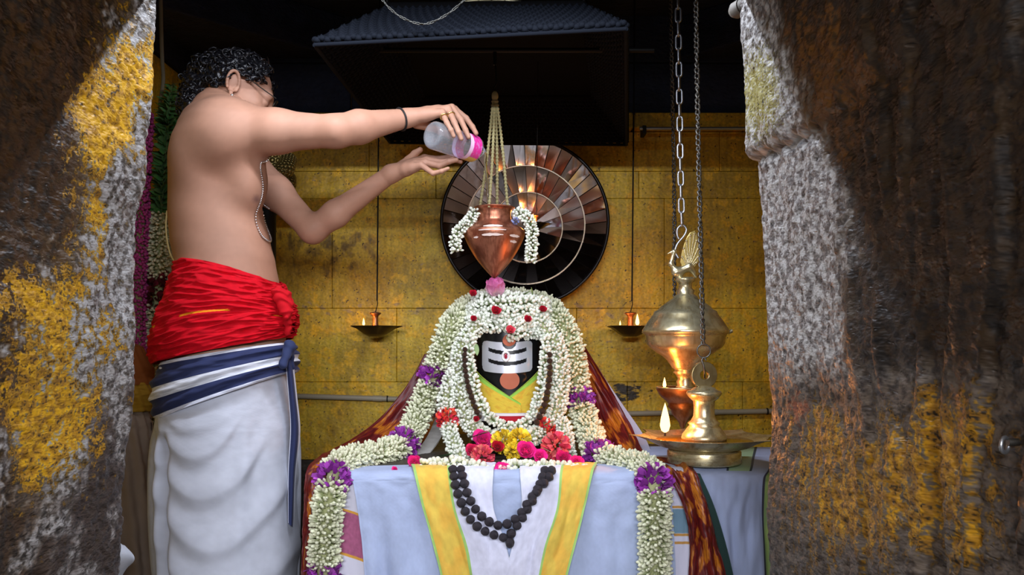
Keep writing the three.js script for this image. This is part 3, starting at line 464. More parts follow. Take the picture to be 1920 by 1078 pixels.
// fraction of a curve nearest to a pixel
const fracAt = (c, px, py) => { let best = 0, bd = 1e9; for (let k = 0; k <= 600; k++) { const q = c.getPointAt(k / 600), x = 960 + q.x * FOCAL / -q.z, y = HORIZON - (q.y - EYE) * FOCAL / -q.z, e = (x - px) ** 2 + (y - py) ** 2; if (e < bd) { bd = e; best = k / 600; } } return best; };
function ropeGarland(name, label, curve, r, marks, bandCols, opts = {}, category = 'garland') {   // white flowers with coloured bands at the marked pixels
  const g = thing(name, label, category, curve.getPointAt(0.5)), half = (opts.half ?? 0.025) / curve.getLength();
  const fs = marks.map(([px, py]) => fracAt(curve, px, py)).sort((a, b) => a - b), cuts = [0, ...fs.flatMap((f) => [f - half, f + half]), 1];
  part(g, 'string', string(curve, r - (opts.len ?? 0.025) * 0.95), core);
  for (let k = 0; k < cuts.length; k += 2) if (cuts[k + 1] > cuts[k] + 0.004) stuff(part(g, opts.part ?? 'tuberose_buds', buds(curve, { r, from: cuts[k], to: cuts[k + 1], ...opts }), petalMat));
  for (const f of fs) stuff(part(g, 'flower_band', band(curve, f - half, f + half, r * 1.13, bandCols, opts.petal ?? 0.022), petalMat, opts.bandLabel ?? 'purple flower band'));
  return g;
}
// A: the long garland over the linga's shoulders and both altar corners
const longG = path([[600, 1230, 2.235], [606, 1085, 2.235], [610, 1000, 2.235], [618, 930, 2.24], [628, 885, 2.285], [662, 862, 2.40], [715, 852, 2.50], [757, 830, 2.60], [788, 770, 2.70], [813, 705, 2.72], [832, 650, 2.72], [850, 605, 2.76], [890, 572, 2.88], [950, 562, 2.95], [1010, 570, 2.90], [1052, 605, 2.76], [1072, 660, 2.72], [1087, 748, 2.71], [1102, 800, 2.66], [1124, 852, 2.52], [1175, 872, 2.40], [1218, 885, 2.285], [1227, 915, 2.225], [1228, 1000, 2.222], [1228, 1085, 2.222], [1228, 1230, 2.222]]);
ropeGarland('flower_garland', 'thick white tuberose garland with purple bands draped over linga and altar', longG, 0.041, [[605, 1080], [630, 897], [757, 831], [813, 705], [1087, 748], [1124, 855], [1226, 905]], purple);
// B: coiled jasmine crown
{
  const c = new THREE.CatmullRomCurve3([...Array(90).keys()].map((k) => { const f = k / 89, th = f * Math.PI * 2 * 6.2, r = f < 0.72 ? lerp(0.132, 0.118, f / 0.72) : lerp(0.118, 0.015, (f - 0.72) / 0.28); return V(LX + r * Math.sin(th), lerp(yAt(626, LD - 0.12), yAt(560, LD), Math.min(1, f / 0.82)) + 0.006 * Math.sin(th * 1.3), -LD + r * Math.cos(th)); }));
  const g = thing('coiled_garland', 'dense coil of white jasmine crowning the top of the linga', 'garland', V(LX, TOP + 0.4, -LD));
  part(g, 'string', string(c, 0.004, 300), cord);
  stuff(part(g, 'jasmine_buds', buds(c, { r: 0.024, step: 0.0105, per: 9, len: 0.017, fat: 0.0115, tpl: ROUND, col: jasmine }), petalMat));
}
// D: fluffy middle garland looped on the linga's chest
{
  const c = path([[905, 600, 2.70], [872, 640, 2.675], [858, 690, 2.665], [862, 745, 2.65], [878, 790, 2.63], [905, 815, 2.61], [955, 826, 2.60], [1005, 815, 2.61], [1040, 780, 2.63], [1050, 730, 2.65], [1050, 680, 2.665], [1040, 640, 2.675], [1008, 602, 2.70]]);
  ropeGarland('flower_garland', 'fluffy white garland looped around the chest of the linga', c, 0.030, [[1020, 797]], scarlet, { part: 'jasmine_buds', tpl: ROUND, col: jasmine, len: 0.016, fat: 0.010, per: 13, step: 0.009, half: 0.014, petal: 0.014, bandLabel: 'red flower band' });
  const e = path([[852, 700, 2.66], [836, 745, 2.645], [838, 785, 2.62], [850, 830, 2.56], [868, 864, 2.50]]);
  ropeGarland('flower_garland', 'short white garland tail with a scarlet band left of the linga', e, 0.027, [[840, 786]], scarlet, { part: 'jasmine_buds', tpl: ROUND, col: jasmine, len: 0.015, fat: 0.010, per: 12, step: 0.009, half: 0.024, petal: 0.016, bandLabel: 'scarlet flower band' });
  const f = path([[1052, 790, 2.62], [1062, 820, 2.58], [1064, 852, 2.54]]);
  ropeGarland('flower_garland', 'short white garland tail hanging right of the linga', f, 0.024, [], scarlet, { part: 'jasmine_buds', tpl: ROUND, col: jasmine, len: 0.014, fat: 0.010, per: 12, step: 0.009 });
}
// C: the thin jasmine string in front of the face
{
  const c = path([[884, 632, 2.655], [880, 665, 2.648], [886, 705, 2.64], [900, 750, 2.63], [922, 785, 2.61], [952, 800, 2.60], [985, 792, 2.605], [1005, 760, 2.62], [1016, 715, 2.635], [1022, 670, 2.645], [1022, 632, 2.655]]);
  const g = thing('jasmine_string', 'thin string of jasmine buds hanging around the face of the linga', 'garland', c.getPointAt(0.5));
  part(g, 'string', string(c, 0.003), cord);
  stuff(part(g, 'jasmine_buds', buds(c, { r: 0.0165, step: 0.010, per: 6, len: 0.016, fat: 0.011, tpl: ROUND, col: jasmine }), petalMat));
  // F: jasmine along the altar edge
  const h = path([[792, 872, 2.36], [830, 872, 2.35], [862, 870, 2.345], [900, 880, 2.335], [925, 886, 2.33], [960, 876, 2.335], [1010, 876, 2.335], [1050, 878, 2.34], [1090, 882, 2.345], [1112, 890, 2.35]]);
  const k = thing('jasmine_string', 'string of plump jasmine buds lying along the altar front edge', 'garland', h.getPointAt(0.5));
  part(k, 'string', string(h, 0.003), cord);
  stuff(part(k, 'jasmine_buds', buds(h, { r: 0.021, step: 0.012, per: 7, len: 0.018, fat: 0.014, tpl: ROUND, col: (w) => mix3([0.55, 0.62, 0.32], [0.86, 0.86, 0.70], sm(0.05, 0.6, w)) }), petalMat));
  // small jasmine strings on the hanging pot
  for (const [pts, label] of [[[[890, 396, 2.655], [880, 415, 2.645], [862, 430, 2.635], [853, 450, 2.63], [856, 468, 2.628]], 'short jasmine string hanging on the left of the copper pot'], [[[966, 398, 2.645], [985, 405, 2.635], [996, 425, 2.63], [997, 455, 2.63], [995, 490, 2.63]], 'short jasmine string hanging on the right of the copper pot']]) {
    const q = path(pts), o = thing('jasmine_string', label, 'garland', q.getPointAt(0));
    part(o, 'string', string(q, 0.002, 40), cord); stuff(part(o, 'jasmine_buds', buds(q, { r: 0.0195, step: 0.008, per: 9, len: 0.013, fat: 0.0085, tpl: ROUND, col: jasmine }), petalMat));
  }
}
// E + H: bead strings
const beadMat = std({ color: 0x3a353d, roughness: 0.55, bumpMap: grit, bumpScale: 0.002 }), brownBead = std({ color: 0x3f2412, roughness: 0.5, bumpMap: grit, bumpScale: 0.002 });
const beadGeo = (() => { const g = new THREE.IcosahedronGeometry(1, 3), a = g.attributes.position, v = V(0, 0, 0); for (let k = 0; k < a.count; k++) { v.fromBufferAttribute(a, k); const th = Math.atan2(v.z, v.x); v.multiplyScalar(1 + 0.05 * Math.cos(th * 5) * (1 - v.y * v.y) + 0.06 * n3(v.x * 4, v.y * 4, v.z * 4)); a.setXYZ(k, v.x, v.y, v.z); } g.computeVertexNormals(); return g; })();
function beadString(name, label, curve, r, mat, category = 'bead string') {
  const g = thing(name, label, category, curve.getPointAt(0.5)), n = Math.floor(curve.getLength() / (r * 1.94)), o = g.position;
  for (let k = 0; k <= n; k++) { const b = sub(g, 'bead', beadGeo, mat), p = curve.getPointAt(k / n); b.position.copy(p).sub(o); b.scale.setScalar(r * (0.94 + 0.1 * G())); b.quaternion.copy(aim(curve.getTangentAt(k / n), G() * 6)); }
  return g;
}
{
  const A = path([[849, 880, 2.262], [853, 905, 2.232], [860, 930, 2.220], [872, 958, 2.212], [892, 985, 2.205], [918, 1000, 2.20], [950, 1007, 2.198], [966, 990, 2.198], [985, 962, 2.204], [1000, 935, 2.212], [1012, 908, 2.225], [1022, 882, 2.262]]);
  const B = path([[864, 880, 2.262], [869, 900, 2.234], [876, 925, 2.220], [890, 952, 2.212], [908, 972, 2.206], [930, 984, 2.202], [952, 982, 2.200], [972, 968, 2.204], [992, 940, 2.212], [1010, 915, 2.222], [1026, 900, 2.236], [1034, 882, 2.262]]);
  const g = beadString('rudraksha_necklace', 'double string of dark wrinkled beads hanging over the altar front', A, 0.0122, beadMat, 'necklace');
  const n = Math.floor(B.getLength() / 0.0236); for (let k = 0; k <= n; k++) { const b = sub(g, 'bead', beadGeo, beadMat); b.position.copy(B.getPointAt(k / n)).sub(g.position); b.scale.setScalar(0.0122 * (0.94 + 0.1 * G())); b.quaternion.copy(aim(B.getTangentAt(k / n), G() * 6)); }
  const pd = sub(g, 'pendant_bead', beadGeo, beadMat); pd.position.copy(P(956, 1017, 2.196)).sub(g.position); pd.scale.set(0.0115, 0.015, 0.0115);
  beadString('bead_string', 'short string of dark brown beads left of the linga face', path([[872, 655, 2.64], [872, 690, 2.63], [878, 725, 2.615], [888, 755, 2.60], [898, 782, 2.59]]), 0.0085, brownBead);
  beadString('bead_string', 'short string of dark brown beads right of the linga face', path([[1030, 665, 2.635], [1031, 700, 2.62], [1026, 735, 2.605], [1018, 768, 2.595], [1006, 792, 2.585]]), 0.0095, brownBead);
}
// ---- single flowers
function rose(center, r, base, face, petals = 22, open = 0.8) {
  const S = new Stamps(), q0 = aim(face), ga = 2.39996;
  for (let k = 0; k < petals; k++) {
    const f = k / (petals - 1), a = k * ga, tilt = lerp(0.15, 1.25 * open, f), d = V(Math.sin(tilt) * Math.cos(a), Math.cos(tilt), Math.sin(tilt) * Math.sin(a)).applyQuaternion(q0);
    const inward = V(-Math.cos(a), 0, -Math.sin(a)).applyQuaternion(q0), x = d.clone().cross(inward).normalize(), z = x.clone().cross(d).normalize();
    const m = new THREE.Matrix4().makeBasis(x, d, z), l = r * lerp(0.7, 1.0, f) * (0.9 + 0.2 * G()), tone = 0.75 + 0.5 * G();
    S.add(PETAL, center.clone().addScaledVector(V(0, 1, 0).applyQuaternion(q0), -r * 0.5 * 0.6).addScaledVector(d, r * 0.05), new THREE.Quaternion().setFromRotationMatrix(m), V(l * 0.95, l, l * 0.7), (w) => base.map((c) => c * tone * (0.7 + 0.4 * w)));
  }
  return S.geo();
}
function puff(center, r, cols, n = 110, size = 0.5) {                     // a carnation or chrysanthemum head
  const S = new Stamps();
  for (let k = 0; k < n; k++) { const y = 1 - 2 * (k + 0.5) / n, a = k * 2.39996, d = V(Math.sqrt(1 - y * y) * Math.cos(a), y, Math.sqrt(1 - y * y) * Math.sin(a)).addScaledVector(V(G() - 0.5, G() - 0.5, G() - 0.5), 0.35).normalize(), b = cols[Math.floor(G() * cols.length)], tone = 0.75 + 0.45 * G(), l = r * size * (0.8 + 0.4 * G()); S.add(RUFFLE, center.clone().addScaledVector(d, r - l * 0.9), aim(d, G() * 6), V(l * 0.7, l, l), (w) => b.map((x) => x * tone * (0.7 + 0.4 * w))); }
  return S.geo();
}
const front = V(0, 0.45, 0.9), pinkC = [0.95, 0.03, 0.34], coral = [[0.86, 0.10, 0.12], [0.90, 0.20, 0.18], [0.75, 0.05, 0.12]], redC = [0.55, 0.005, 0.03];
for (const [name, px, py, d, r, kind, col, label] of [
  ['pink_rose', 905, 826, 2.54, 0.040, 'rose', pinkC, 'hot pink rose left of the yellow chrysanthemum on the altar'],
  ['pink_rose', 885, 845, 2.50, 0.030, 'rose', [0.80, 0.03, 0.16], 'crimson pink rose at the far left of the flower heap'],
  ['coral_carnation', 905, 856, 2.46, 0.034, 'puff', coral, 'coral ruffled flower below the left hot pink rose'],
  ['red_rose', 933, 838, 2.47, 0.024, 'rose', redC, 'small deep red rose touching the yellow chrysanthemum'],
  ['yellow_chrysanthemum', 943, 828, 2.53, 0.036, 'puff', [[0.92, 0.66, 0.02], [0.96, 0.78, 0.05], [0.88, 0.58, 0.01]], 'yellow chrysanthemum on the left of the yellow pair'],
  ['yellow_chrysanthemum', 974, 824, 2.52, 0.034, 'puff', [[0.92, 0.66, 0.02], [0.96, 0.78, 0.05], [0.88, 0.58, 0.01]], 'yellow chrysanthemum on the right of the yellow pair'],
  ['yellow_chrysanthemum', 962, 846, 2.48, 0.026, 'puff', [[0.92, 0.66, 0.02], [0.96, 0.74, 0.04]], 'small yellow flower head below the yellow pair'],
  ['pink_rose', 986, 846, 2.46, 0.037, 'rose', pinkC, 'hot pink rose just right of the yellow chrysanthemums'],
  ['pink_rose', 1012, 856, 2.45, 0.029, 'rose', [0.97, 0.03, 0.38], 'hot pink rose in the middle of the right flower heap'],
  ['coral_carnation', 1042, 836, 2.50, 0.042, 'puff', coral, 'large coral ruffled flower at the right of the heap'],
  ['pink_rose', 1056, 860, 2.44, 0.030, 'rose', [0.80, 0.02, 0.22], 'crimson pink rose below the large coral flower'],
  ['pink_rose', 1082, 866, 2.43, 0.024, 'rose', pinkC, 'small pink rose at the right end of the heap'],
  ['pink_rose', 1100, 876, 2.42, 0.018, 'rose', pinkC, 'tiny pink rose next to the right purple garland band'],
  ['pink_rose', 943, 884, 2.325, 0.034, 'rose', [0.97, 0.02, 0.36], 'bright pink rose at the centre of the altar edge'],
  ['pink_rose', 777, 868, 2.38, 0.029, 'rose', [0.92, 0.03, 0.30], 'pink rose at the left end of the jasmine string on the altar'],
  ['pink_rose', 740, 880, 2.31, 0.011, 'rose', pinkC, 'fallen pink petals under the left white garland'],
  ['red_rose', 887, 551, 2.72, 0.017, 'rose', redC, 'small red rose at the upper left of the jasmine crown'],
  ['red_rose', 930, 583, 2.655, 0.021, 'rose', redC, 'red rose in the jasmine crown below the lotus bud'],
  ['red_rose', 990, 599, 2.65, 0.016, 'rose', redC, 'red rose in the jasmine crown right of centre'],
  ['red_rose', 1018, 580, 2.68, 0.017, 'rose', redC, 'red rose at the right of the jasmine crown'],
  ['red_rose', 888, 598, 2.665, 0.014, 'rose', redC, 'tiny red rose at the left of the jasmine crown'],
  ['pink_rose', 957, 619, 2.635, 0.020, 'rose', [0.85, 0.10, 0.15], 'rosy pink flower above the silver plate of the linga'],
  ['red_rose', 893, 786, 2.575, 0.013, 'rose', redC, 'tiny red rose at the lower left of the jasmine loop'],
]) single(name, kind === 'rose' ? rose(P(px, py, d), r, col, front) : puff(P(px, py, d), r, col), petalMat, label, 'flower', 'flowers on the altar');
{ // pink lotus bud, pale fallen petal and leaves
  const t = thing('lotus_bud', 'large pink lotus bud on top of the jasmine crown under the pot', 'flower', P(928, 548, 2.71)), S = new Stamps(), c = P(930, 547, 2.70), ax = V(-0.1, 0.8, 0.5).normalize(), q0 = aim(ax);
  for (const [n, tilt, l] of [[3, 0.16, 0.062], [4, 0.34, 0.062], [5, 0.62, 0.058]]) for (let k = 0; k < n; k++) { const a = (k + tilt) / n * Math.PI * 2, d = V(Math.sin(tilt) * Math.cos(a), Math.cos(tilt), Math.sin(tilt) * Math.sin(a)).applyQuaternion(q0), inw = V(-Math.cos(a), 0, -Math.sin(a)).applyQuaternion(q0), x = d.clone().cross(inw).normalize(), z = x.clone().cross(d); S.add(PETAL, c.clone().addScaledVector(ax, -0.014), new THREE.Quaternion().setFromRotationMatrix(new THREE.Matrix4().makeBasis(x, d, z)), V(l * 0.95, l, l * 0.55), (w) => mix3([0.85, 0.55, 0.66], [0.72, 0.16, 0.44], sm(0.3, 1, w))); }
  part(t, 'petals', S.geo(), petalMat);
  const leaf = (name, px, py, d, len, dir, label, col) => { const S2 = new Stamps(); S2.add(template(petalGeo(4, 8, 0.25, 0.95), (x, y) => y), P(px, py, d), aim(dir, 1.2), V(len * 0.42, len, len * 0.5), (w) => col.map((x) => x * (0.8 + 0.3 * w))); single(name, S2.geo(), petalMat, label, 'leaf', 'leaves among the flowers'); };
  const gr = [0.10, 0.20, 0.06];
  leaf('green_leaf', 800, 862, 2.52, 0.085, V(1, 0.35, 0.1), 'long green leaf left of the flower heap', gr);
  leaf('green_leaf', 880, 822, 2.53, 0.06, V(1, 0.5, 0.2), 'green leaf tucked behind the left pink rose', gr);
  leaf('green_leaf', 1014, 838, 2.46, 0.035, V(1, -0.35, 0.3), 'small green leaf between the right pink roses', [0.16, 0.24, 0.12]);
  leaf('green_leaf', 975, 556, 2.72, 0.04, V(0.9, 0.6, 0.3), 'light green leaf right of the lotus bud', [0.25, 0.40, 0.12]);
  leaf('green_leaf', 1000, 556, 2.72, 0.032, V(-0.3, 0.9, 0.3), 'light green leaf at the right of the crown top', [0.25, 0.40, 0.12]);
  leaf('green_leaf', 893, 645, 2.645, 0.036, V(0.05, -1, 0.1), 'hanging pale green leaf beside the linga face', [0.30, 0.42, 0.18]);
  leaf('white_petal', 950, 553, 2.71, 0.03, V(0.9, -0.2, 0.5), 'pale pink fallen petal beside the lotus bud', [0.70, 0.45, 0.45]);
}

// ================================================================ LAMPS, CHAINS, POT, MIRROR, BASKET
const brassTex = tex(512, 512, (u, v) => { const a = fbm2(u * 7, v * 7, 4), b = fbm2(u * 40, v * 8, 3); const c = mix3([0.84, 0.80, 0.65], [0.72, 0.66, 0.50], sm(-0.3, 0.5, a + 0.4 * b)); return c; });
const brassR = tex(256, 256, (u, v) => { const a = 0.31 + 0.14 * fbm2(u * 9, v * 9, 3); return [a, a, a]; }, false);
const brass = std({ map: brassTex, metalness: 0.8, roughnessMap: brassR, roughness: 1 });
const bronze = std({ color: 0x5a4630, metalness: 0.85, roughness: 0.42 });
const copperTex = tex(1024, 512, (u, v) => {                                // copper with smears of white ash
  const a = fbm2(u * 9, v * 7, 4), b = fbm2(u * 60, v * 12, 3); let c = mix3([0.74, 0.48, 0.37], [0.58, 0.35, 0.26], sm(-0.3, 0.4, a + 0.4 * b));
  return c;
});
const copper = std({ map: copperTex, metalness: 0.8, roughness: 0.38 });
const steel = std({ color: 0xb9bdc2, metalness: 0.9, roughness: 0.35 }), iron = std({ color: 0x6b6862, metalness: 0.85, roughness: 0.45 }), darkIron = std({ color: 0x161513, metalness: 0.6, roughness: 0.55 });
const latheAt = (c, prof, seg = 48) => lathe(prof, seg).translate(c.x, 0, c.z);
// profile given in pixels: [half width, row] at distance d
const pxProf = (list, d) => list.map(([r, py]) => [r * d / FOCAL, yAt(py, d)]);
const flameMat = (k) => std({ color: 0x000000, emissive: new THREE.Color(1.0, 0.52, 0.16), emissiveIntensity: k });
const wickMat = std({ color: 0x1a1210, roughness: 0.9 });
function flame(parent, base, h, power, owner = 'flame') {
  const w = h * 0.17, g = lathe([[0, 0], [w * 0.7, h * 0.08], [w, h * 0.25], [w * 0.8, h * 0.5], [w * 0.38, h * 0.8], [0, h]], 12).translate(base.x, base.y, base.z);
  const m = part(parent, owner, g, flameMat(5), 'glowing oil lamp flame'); m.castShadow = false;
  part(parent, 'wick', rod(base.clone().add(V(0, -0.008, 0)), base.clone().add(V(0, 0.004, 0)), 0.0035, 0.003, 8), wickMat);
  const L = new THREE.PointLight(0xff9a4a, power); L.position.copy(base).add(V(0, h * 0.45, 0)).sub(parent.position); L.castShadow = true; L.shadow.radius = 0.4; parent.add(L);
}
// chains: every link a mesh
function linkGeo(len, wid, wire, twist = 0) { const pts = [], n = 14, h = len / 2 - wid / 2; for (let k = 0; k < n; k++) { const a = k / n * Math.PI * 2, s = Math.sin(a), c = Math.cos(a); pts.push(V(c * (wid / 2 - wire), s * (wid / 2 - wire) + Math.sign(s) * h * Math.min(1, Math.abs(s) * 3), Math.sin(a * 2) * twist)); } return new THREE.TubeGeometry(new THREE.CatmullRomCurve3(pts, true), 22, wire, 6, true); }
function chain(parent, pts, geo, pitch, mat, turn = Math.PI / 2, name = 'chain') {
  const g = new THREE.Group(); g.name = name; parent.add(g); const c = new THREE.CatmullRomCurve3(pts), n = Math.max(1, Math.round(c.getLength() / pitch));
  for (let k = 0; k < n; k++) { const f = (k + 0.5) / n, m = sub(g, 'link', geo, mat); m.position.copy(c.getPointAt(f)).sub(parent.position); m.quaternion.copy(aim(c.getTangentAt(f), k * turn + 0.35)); }
  return g;
}
// ---- 1. big hanging brass lamp with a peacock finial
{
  const d = 2.7, C = P(1285, 622, d), t = thing('hanging_brass_lamp', 'large brass hanging lamp with peacock finial, double dome and small flame', 'lamp', P(1285, 800, d));
  part(t, 'oil_chamber', latheAt(C, pxProf([[3, 519], [16, 520], [19, 526], [13, 531], [12, 540], [17, 545], [15, 551], [22, 556], [24, 560], [34, 566], [46, 575], [50, 580], [58, 584], [60, 590], [68, 600], [76, 612], [80, 619], [81, 624], [76, 627], [74, 632], [72, 645], [66, 652], [55, 660], [42, 668], [34, 676], [28, 684], [24, 690]], d), 64), brass);
  part(t, 'stem', latheAt(C, pxProf([[24, 690], [19, 694], [23, 698], [17, 703], [14, 710], [17, 716], [15, 722], [18, 726]], d), 32), brass);
  part(t, 'spout', tube([P(1360, 621, d - 0.02), P(1368, 622, d - 0.02), P(1373, 620, d - 0.02)], 0.006, 10, 8), brass);
  const cc = P(1280, 735, d - 0.01);
  part(t, 'cup', latheAt(cc, pxProf([[0.1, 736], [30, 736], [44, 727], [48, 725], [49, 729], [44, 738], [40, 744], [30, 752], [26, 757], [28, 762], [22, 768], [20, 776], [13, 784], [7, 792], [5, 799], [0.1, 806]], d), 48), std({ map: brassTex, color: 0xd89a78, metalness: 0.9, roughness: 0.35 }));
  part(t, 'cup_lip', (() => { const g = new THREE.TorusGeometry(48 * d / FOCAL, 0.0025, 8, 40); g.rotateX(Math.PI / 2); g.translate(cc.x, yAt(726, d), cc.z); return g; })(), brass);
  flame(t, P(1246, 727, d - 0.035), 0.033, 0.03);
  // peacock: body, neck, head, fanned tail with feather ribs
  const bd = [capsule(P(1266, 512, d), P(1292, 500, d), 0.012, 0.014, 0.014), capsule(P(1292, 500, d), P(1302, 510, d), 0.010, 0.005, 0.01), capsule(P(1268, 508, d), P(1258, 495, d), 0.010, 0.007, 0.012), capsule(P(1258, 495, d), P(1262, 478, d), 0.007, 0.006, 0.008), ellipsoid(P(1264, 472, d), 0.009, 0.009, 0.008, 0.006), capsule(P(1258, 473, d), P(1251, 476, d), 0.004, 0.001, 0.004), capsule(P(1276, 510, d), P(1274, 522, d), 0.008, 0.009, 0.01), capsule(P(1296, 505, d), P(1305, 520, d), 0.007, 0.004, 0.008)];
  const bf = field(bd); part(t, 'peacock_body', nets(bf, P(1240, 532, d + 0.03).add(V(0, 0, 0)), P(1320, 455, d - 0.03), 0.0022), std({ color: 0xd8cfa8, metalness: 0.85, roughness: 0.3 }));
  const fan = new THREE.Shape(); [[1282, 506], [1276, 492], [1278, 478], [1282, 462], [1288, 446], [1294, 437], [1302, 434], [1306, 440], [1308, 452], [1310, 466], [1311, 480], [1308, 492], [1300, 502], [1290, 508]].forEach(([x, y], k) => { const q = P(x, y, d); k ? fan.lineTo(q.x, q.y) : fan.moveTo(q.x, q.y); });
  const fg = new THREE.ExtrudeGeometry(fan, { depth: 0.006, bevelEnabled: true, bevelSize: 0.002, bevelThickness: 0.002, bevelSegments: 2 }).translate(0, 0, -d - 0.003);
  const tail = part(t, 'peacock_tail', fg, std({ color: 0xc9b26a, metalness: 0.85, roughness: 0.36 }));
  for (const [x, y] of [[1279, 480], [1282, 464], [1287, 450], [1294, 440], [1302, 437], [1306, 450], [1309, 465], [1309, 480], [1306, 491]]) { sub(tail, 'feather_rib', tube([P(1289, 505, d - 0.008), P((1289 + x) / 2 + 1, (505 + y) / 2, d - 0.0085), P(x, y, d - 0.008)], 0.0019, 10, 6), brass); sub(tail, 'feather_eye', new THREE.SphereGeometry(0.0042, 8, 6).translate(...P(x, y + 2, d - 0.007).toArray()), brass); }
  const hook = part(t, 'hook', tube([P(1272, 484, d - 0.004), P(1266, 472, d), P(1270, 458, d), P(1284, 440, d), P(1287, 430, d), P(1280, 422, d), P(1271, 428, d), P(1270, 442, d), P(1273, 448, d)], 0.0034, 50, 8), steel);
  chain(t, [P(1269, -189, d), P(1272, 60, d), P(1275, 260, d), P(1278, 398, d), P(1279, 424, d)], linkGeo(0.054, 0.024, 0.0038), 0.0435, steel);
}
// ---- 2. front brass lamp on the altar spout, held by a chain
{
  const d = 2.42, C = P(1320, 815, d), t = thing('brass_oil_lamp', 'brass oil lamp with wide pointed dish, ring handle and tall flame', 'lamp', V(C.x, TOP, C.z));
  part(t, 'base', latheAt(C, [[0.0001, TOP + 0.001], [0.100, TOP + 0.001], [0.104, TOP + 0.006], [0.103, TOP + 0.034], [0.098, TOP + 0.040], [0.09, TOP + 0.042]], 56), brass);
  // dish with pointed lips, eight lobes
  const lip = (a) => { const q = (a / (Math.PI * 2) * 8) % 1, s = Math.abs(q - 0.5) * 2; return Math.pow(s, 4); };
  const y0 = TOP + 0.04, y1 = yAt(818, d), pos = [], idx = [], NA = 128, prof = [[0.0, 0.0, 0], [0.09, 0.0, 0], [0.125, 0.25, 0], [0.152, 0.62, 0.15], [0.176, 0.94, 0.6], [0.190, 1.0, 1], [0.186, 1.05, 1], [0.150, 0.80, 0.2], [0.11, 0.55, 0], [0.0, 0.5, 0]];
  prof.forEach(([r, h, w]) => { for (let k = 0; k < NA; k++) { const a = k / NA * Math.PI * 2 + 0.0, R = r + w * (lip(a) * 0.036 - 0.012); pos.push(C.x + R * Math.cos(a), lerp(y0, y1, h) + w * lip(a) * 0.004, C.z + R * Math.sin(a)); } });
  for (let j = 0; j < prof.length - 1; j++) for (let k = 0; k < NA; k++) { const a = j * NA + k, b = j * NA + (k + 1) % NA; idx.push(a, a + NA, b, b, a + NA, b + NA); }
  const g = new THREE.BufferGeometry(); g.setAttribute('position', new THREE.Float32BufferAttribute(pos, 3)); g.setIndex(idx); g.computeVertexNormals(); { const u = new Float32Array(pos.length / 3 * 2); for (let k = 0; k < u.length / 2; k++) { u[2 * k] = pos[3 * k] * 2; u[2 * k + 1] = pos[3 * k + 2] * 2; } g.setAttribute('uv', new THREE.BufferAttribute(u, 2)); }
  part(t, 'dish', g, brass);
  part(t, 'oil', latheAt(C, [[0.0001, lerp(y0, y1, 0.72)], [0.136, lerp(y0, y1, 0.72)]], 40), phys({ color: 0x6b4a12, roughness: 0.08 }));
  part(t, 'column', latheAt(C, pxProf([[0.1, 826], [41, 826], [42, 820], [40, 814], [32, 803], [27, 797], [30, 793], [24, 788], [20, 780], [19, 765], [20, 752], [26, 747], [30, 742], [33, 738], [31, 733], [24, 731], [20, 727], [12, 724], [0.1, 722]], d), 48), brass);
  const ring = new THREE.ExtrudeGeometry((() => { const s = new THREE.Shape(); s.absarc(0, 0, 24 * d / FOCAL, 0, Math.PI * 2); const h = new THREE.Path(); h.absarc(0, 0, 9.5 * d / FOCAL, 0, Math.PI * 2); s.holes.push(h); return s; })(), { depth: 0.011, bevelEnabled: true, bevelSize: 0.002, bevelThickness: 0.002, bevelSegments: 2, curveSegments: 32 });
  const rc = P(1319, 703, d); ring.rotateY(0.15); ring.translate(rc.x, rc.y, rc.z - 0.006); part(t, 'ring_handle', ring, std({ map: brassTex, color: 0xcfc4b0, metalness: 0.85, roughness: 0.4 }));
  part(t, 'hook', tube([P(1321, 708, d + 0.012), P(1321, 698, d - 0.012), P(1319, 684, d - 0.016), P(1316, 676, d - 0.01), P(1320, 670, d - 0.006), P(1324, 676, d - 0.01)], 0.0026, 24, 6), iron);
  const loop = new THREE.TorusGeometry(12.5 * d / FOCAL, 0.0022, 8, 28); loop.translate(P(1319, 658, d).x, P(1319, 658, d).y, -d + 0.004); part(t, 'split_ring', loop, iron);
  const cg = linkGeo(0.0215, 0.0165, 0.0031, 0.0026);
  chain(t, [P(1303, -284, d), P(1305, 0, d), P(1309, 260, d), P(1314, 470, d), P(1318, 646, d)], cg, 0.0145, iron, 0.5);
  flame(t, P(1247, 812, d - 0.012), 0.086, 0.16);
}
// ---- fine chain hanging behind the lamps
{ const d = 3.05, t = thing('hanging_chain', 'fine dark curb chain hanging just left of the bright link chain', 'chain', P(1264, 480, d)); const cg = linkGeo(0.0225, 0.017, 0.0032, 0.0026); chain(t, [P(1256, -40, d), P(1260, 150, d), P(1264, 350, d), P(1265, 560, d), P(1266, 625, d)], cg, 0.0155, iron, 0.5);
  const q = P(1266, 632, d); part(t, 'end_weight', latheAt(q, pxProf([[0.1, 626], [5, 628], [8, 636], [6, 644], [0.1, 648]], d), 20), bronze); chain(t, [P(1254, -100, d), P(1256, -40, d)], cg, 0.0155, iron, 0.5); }
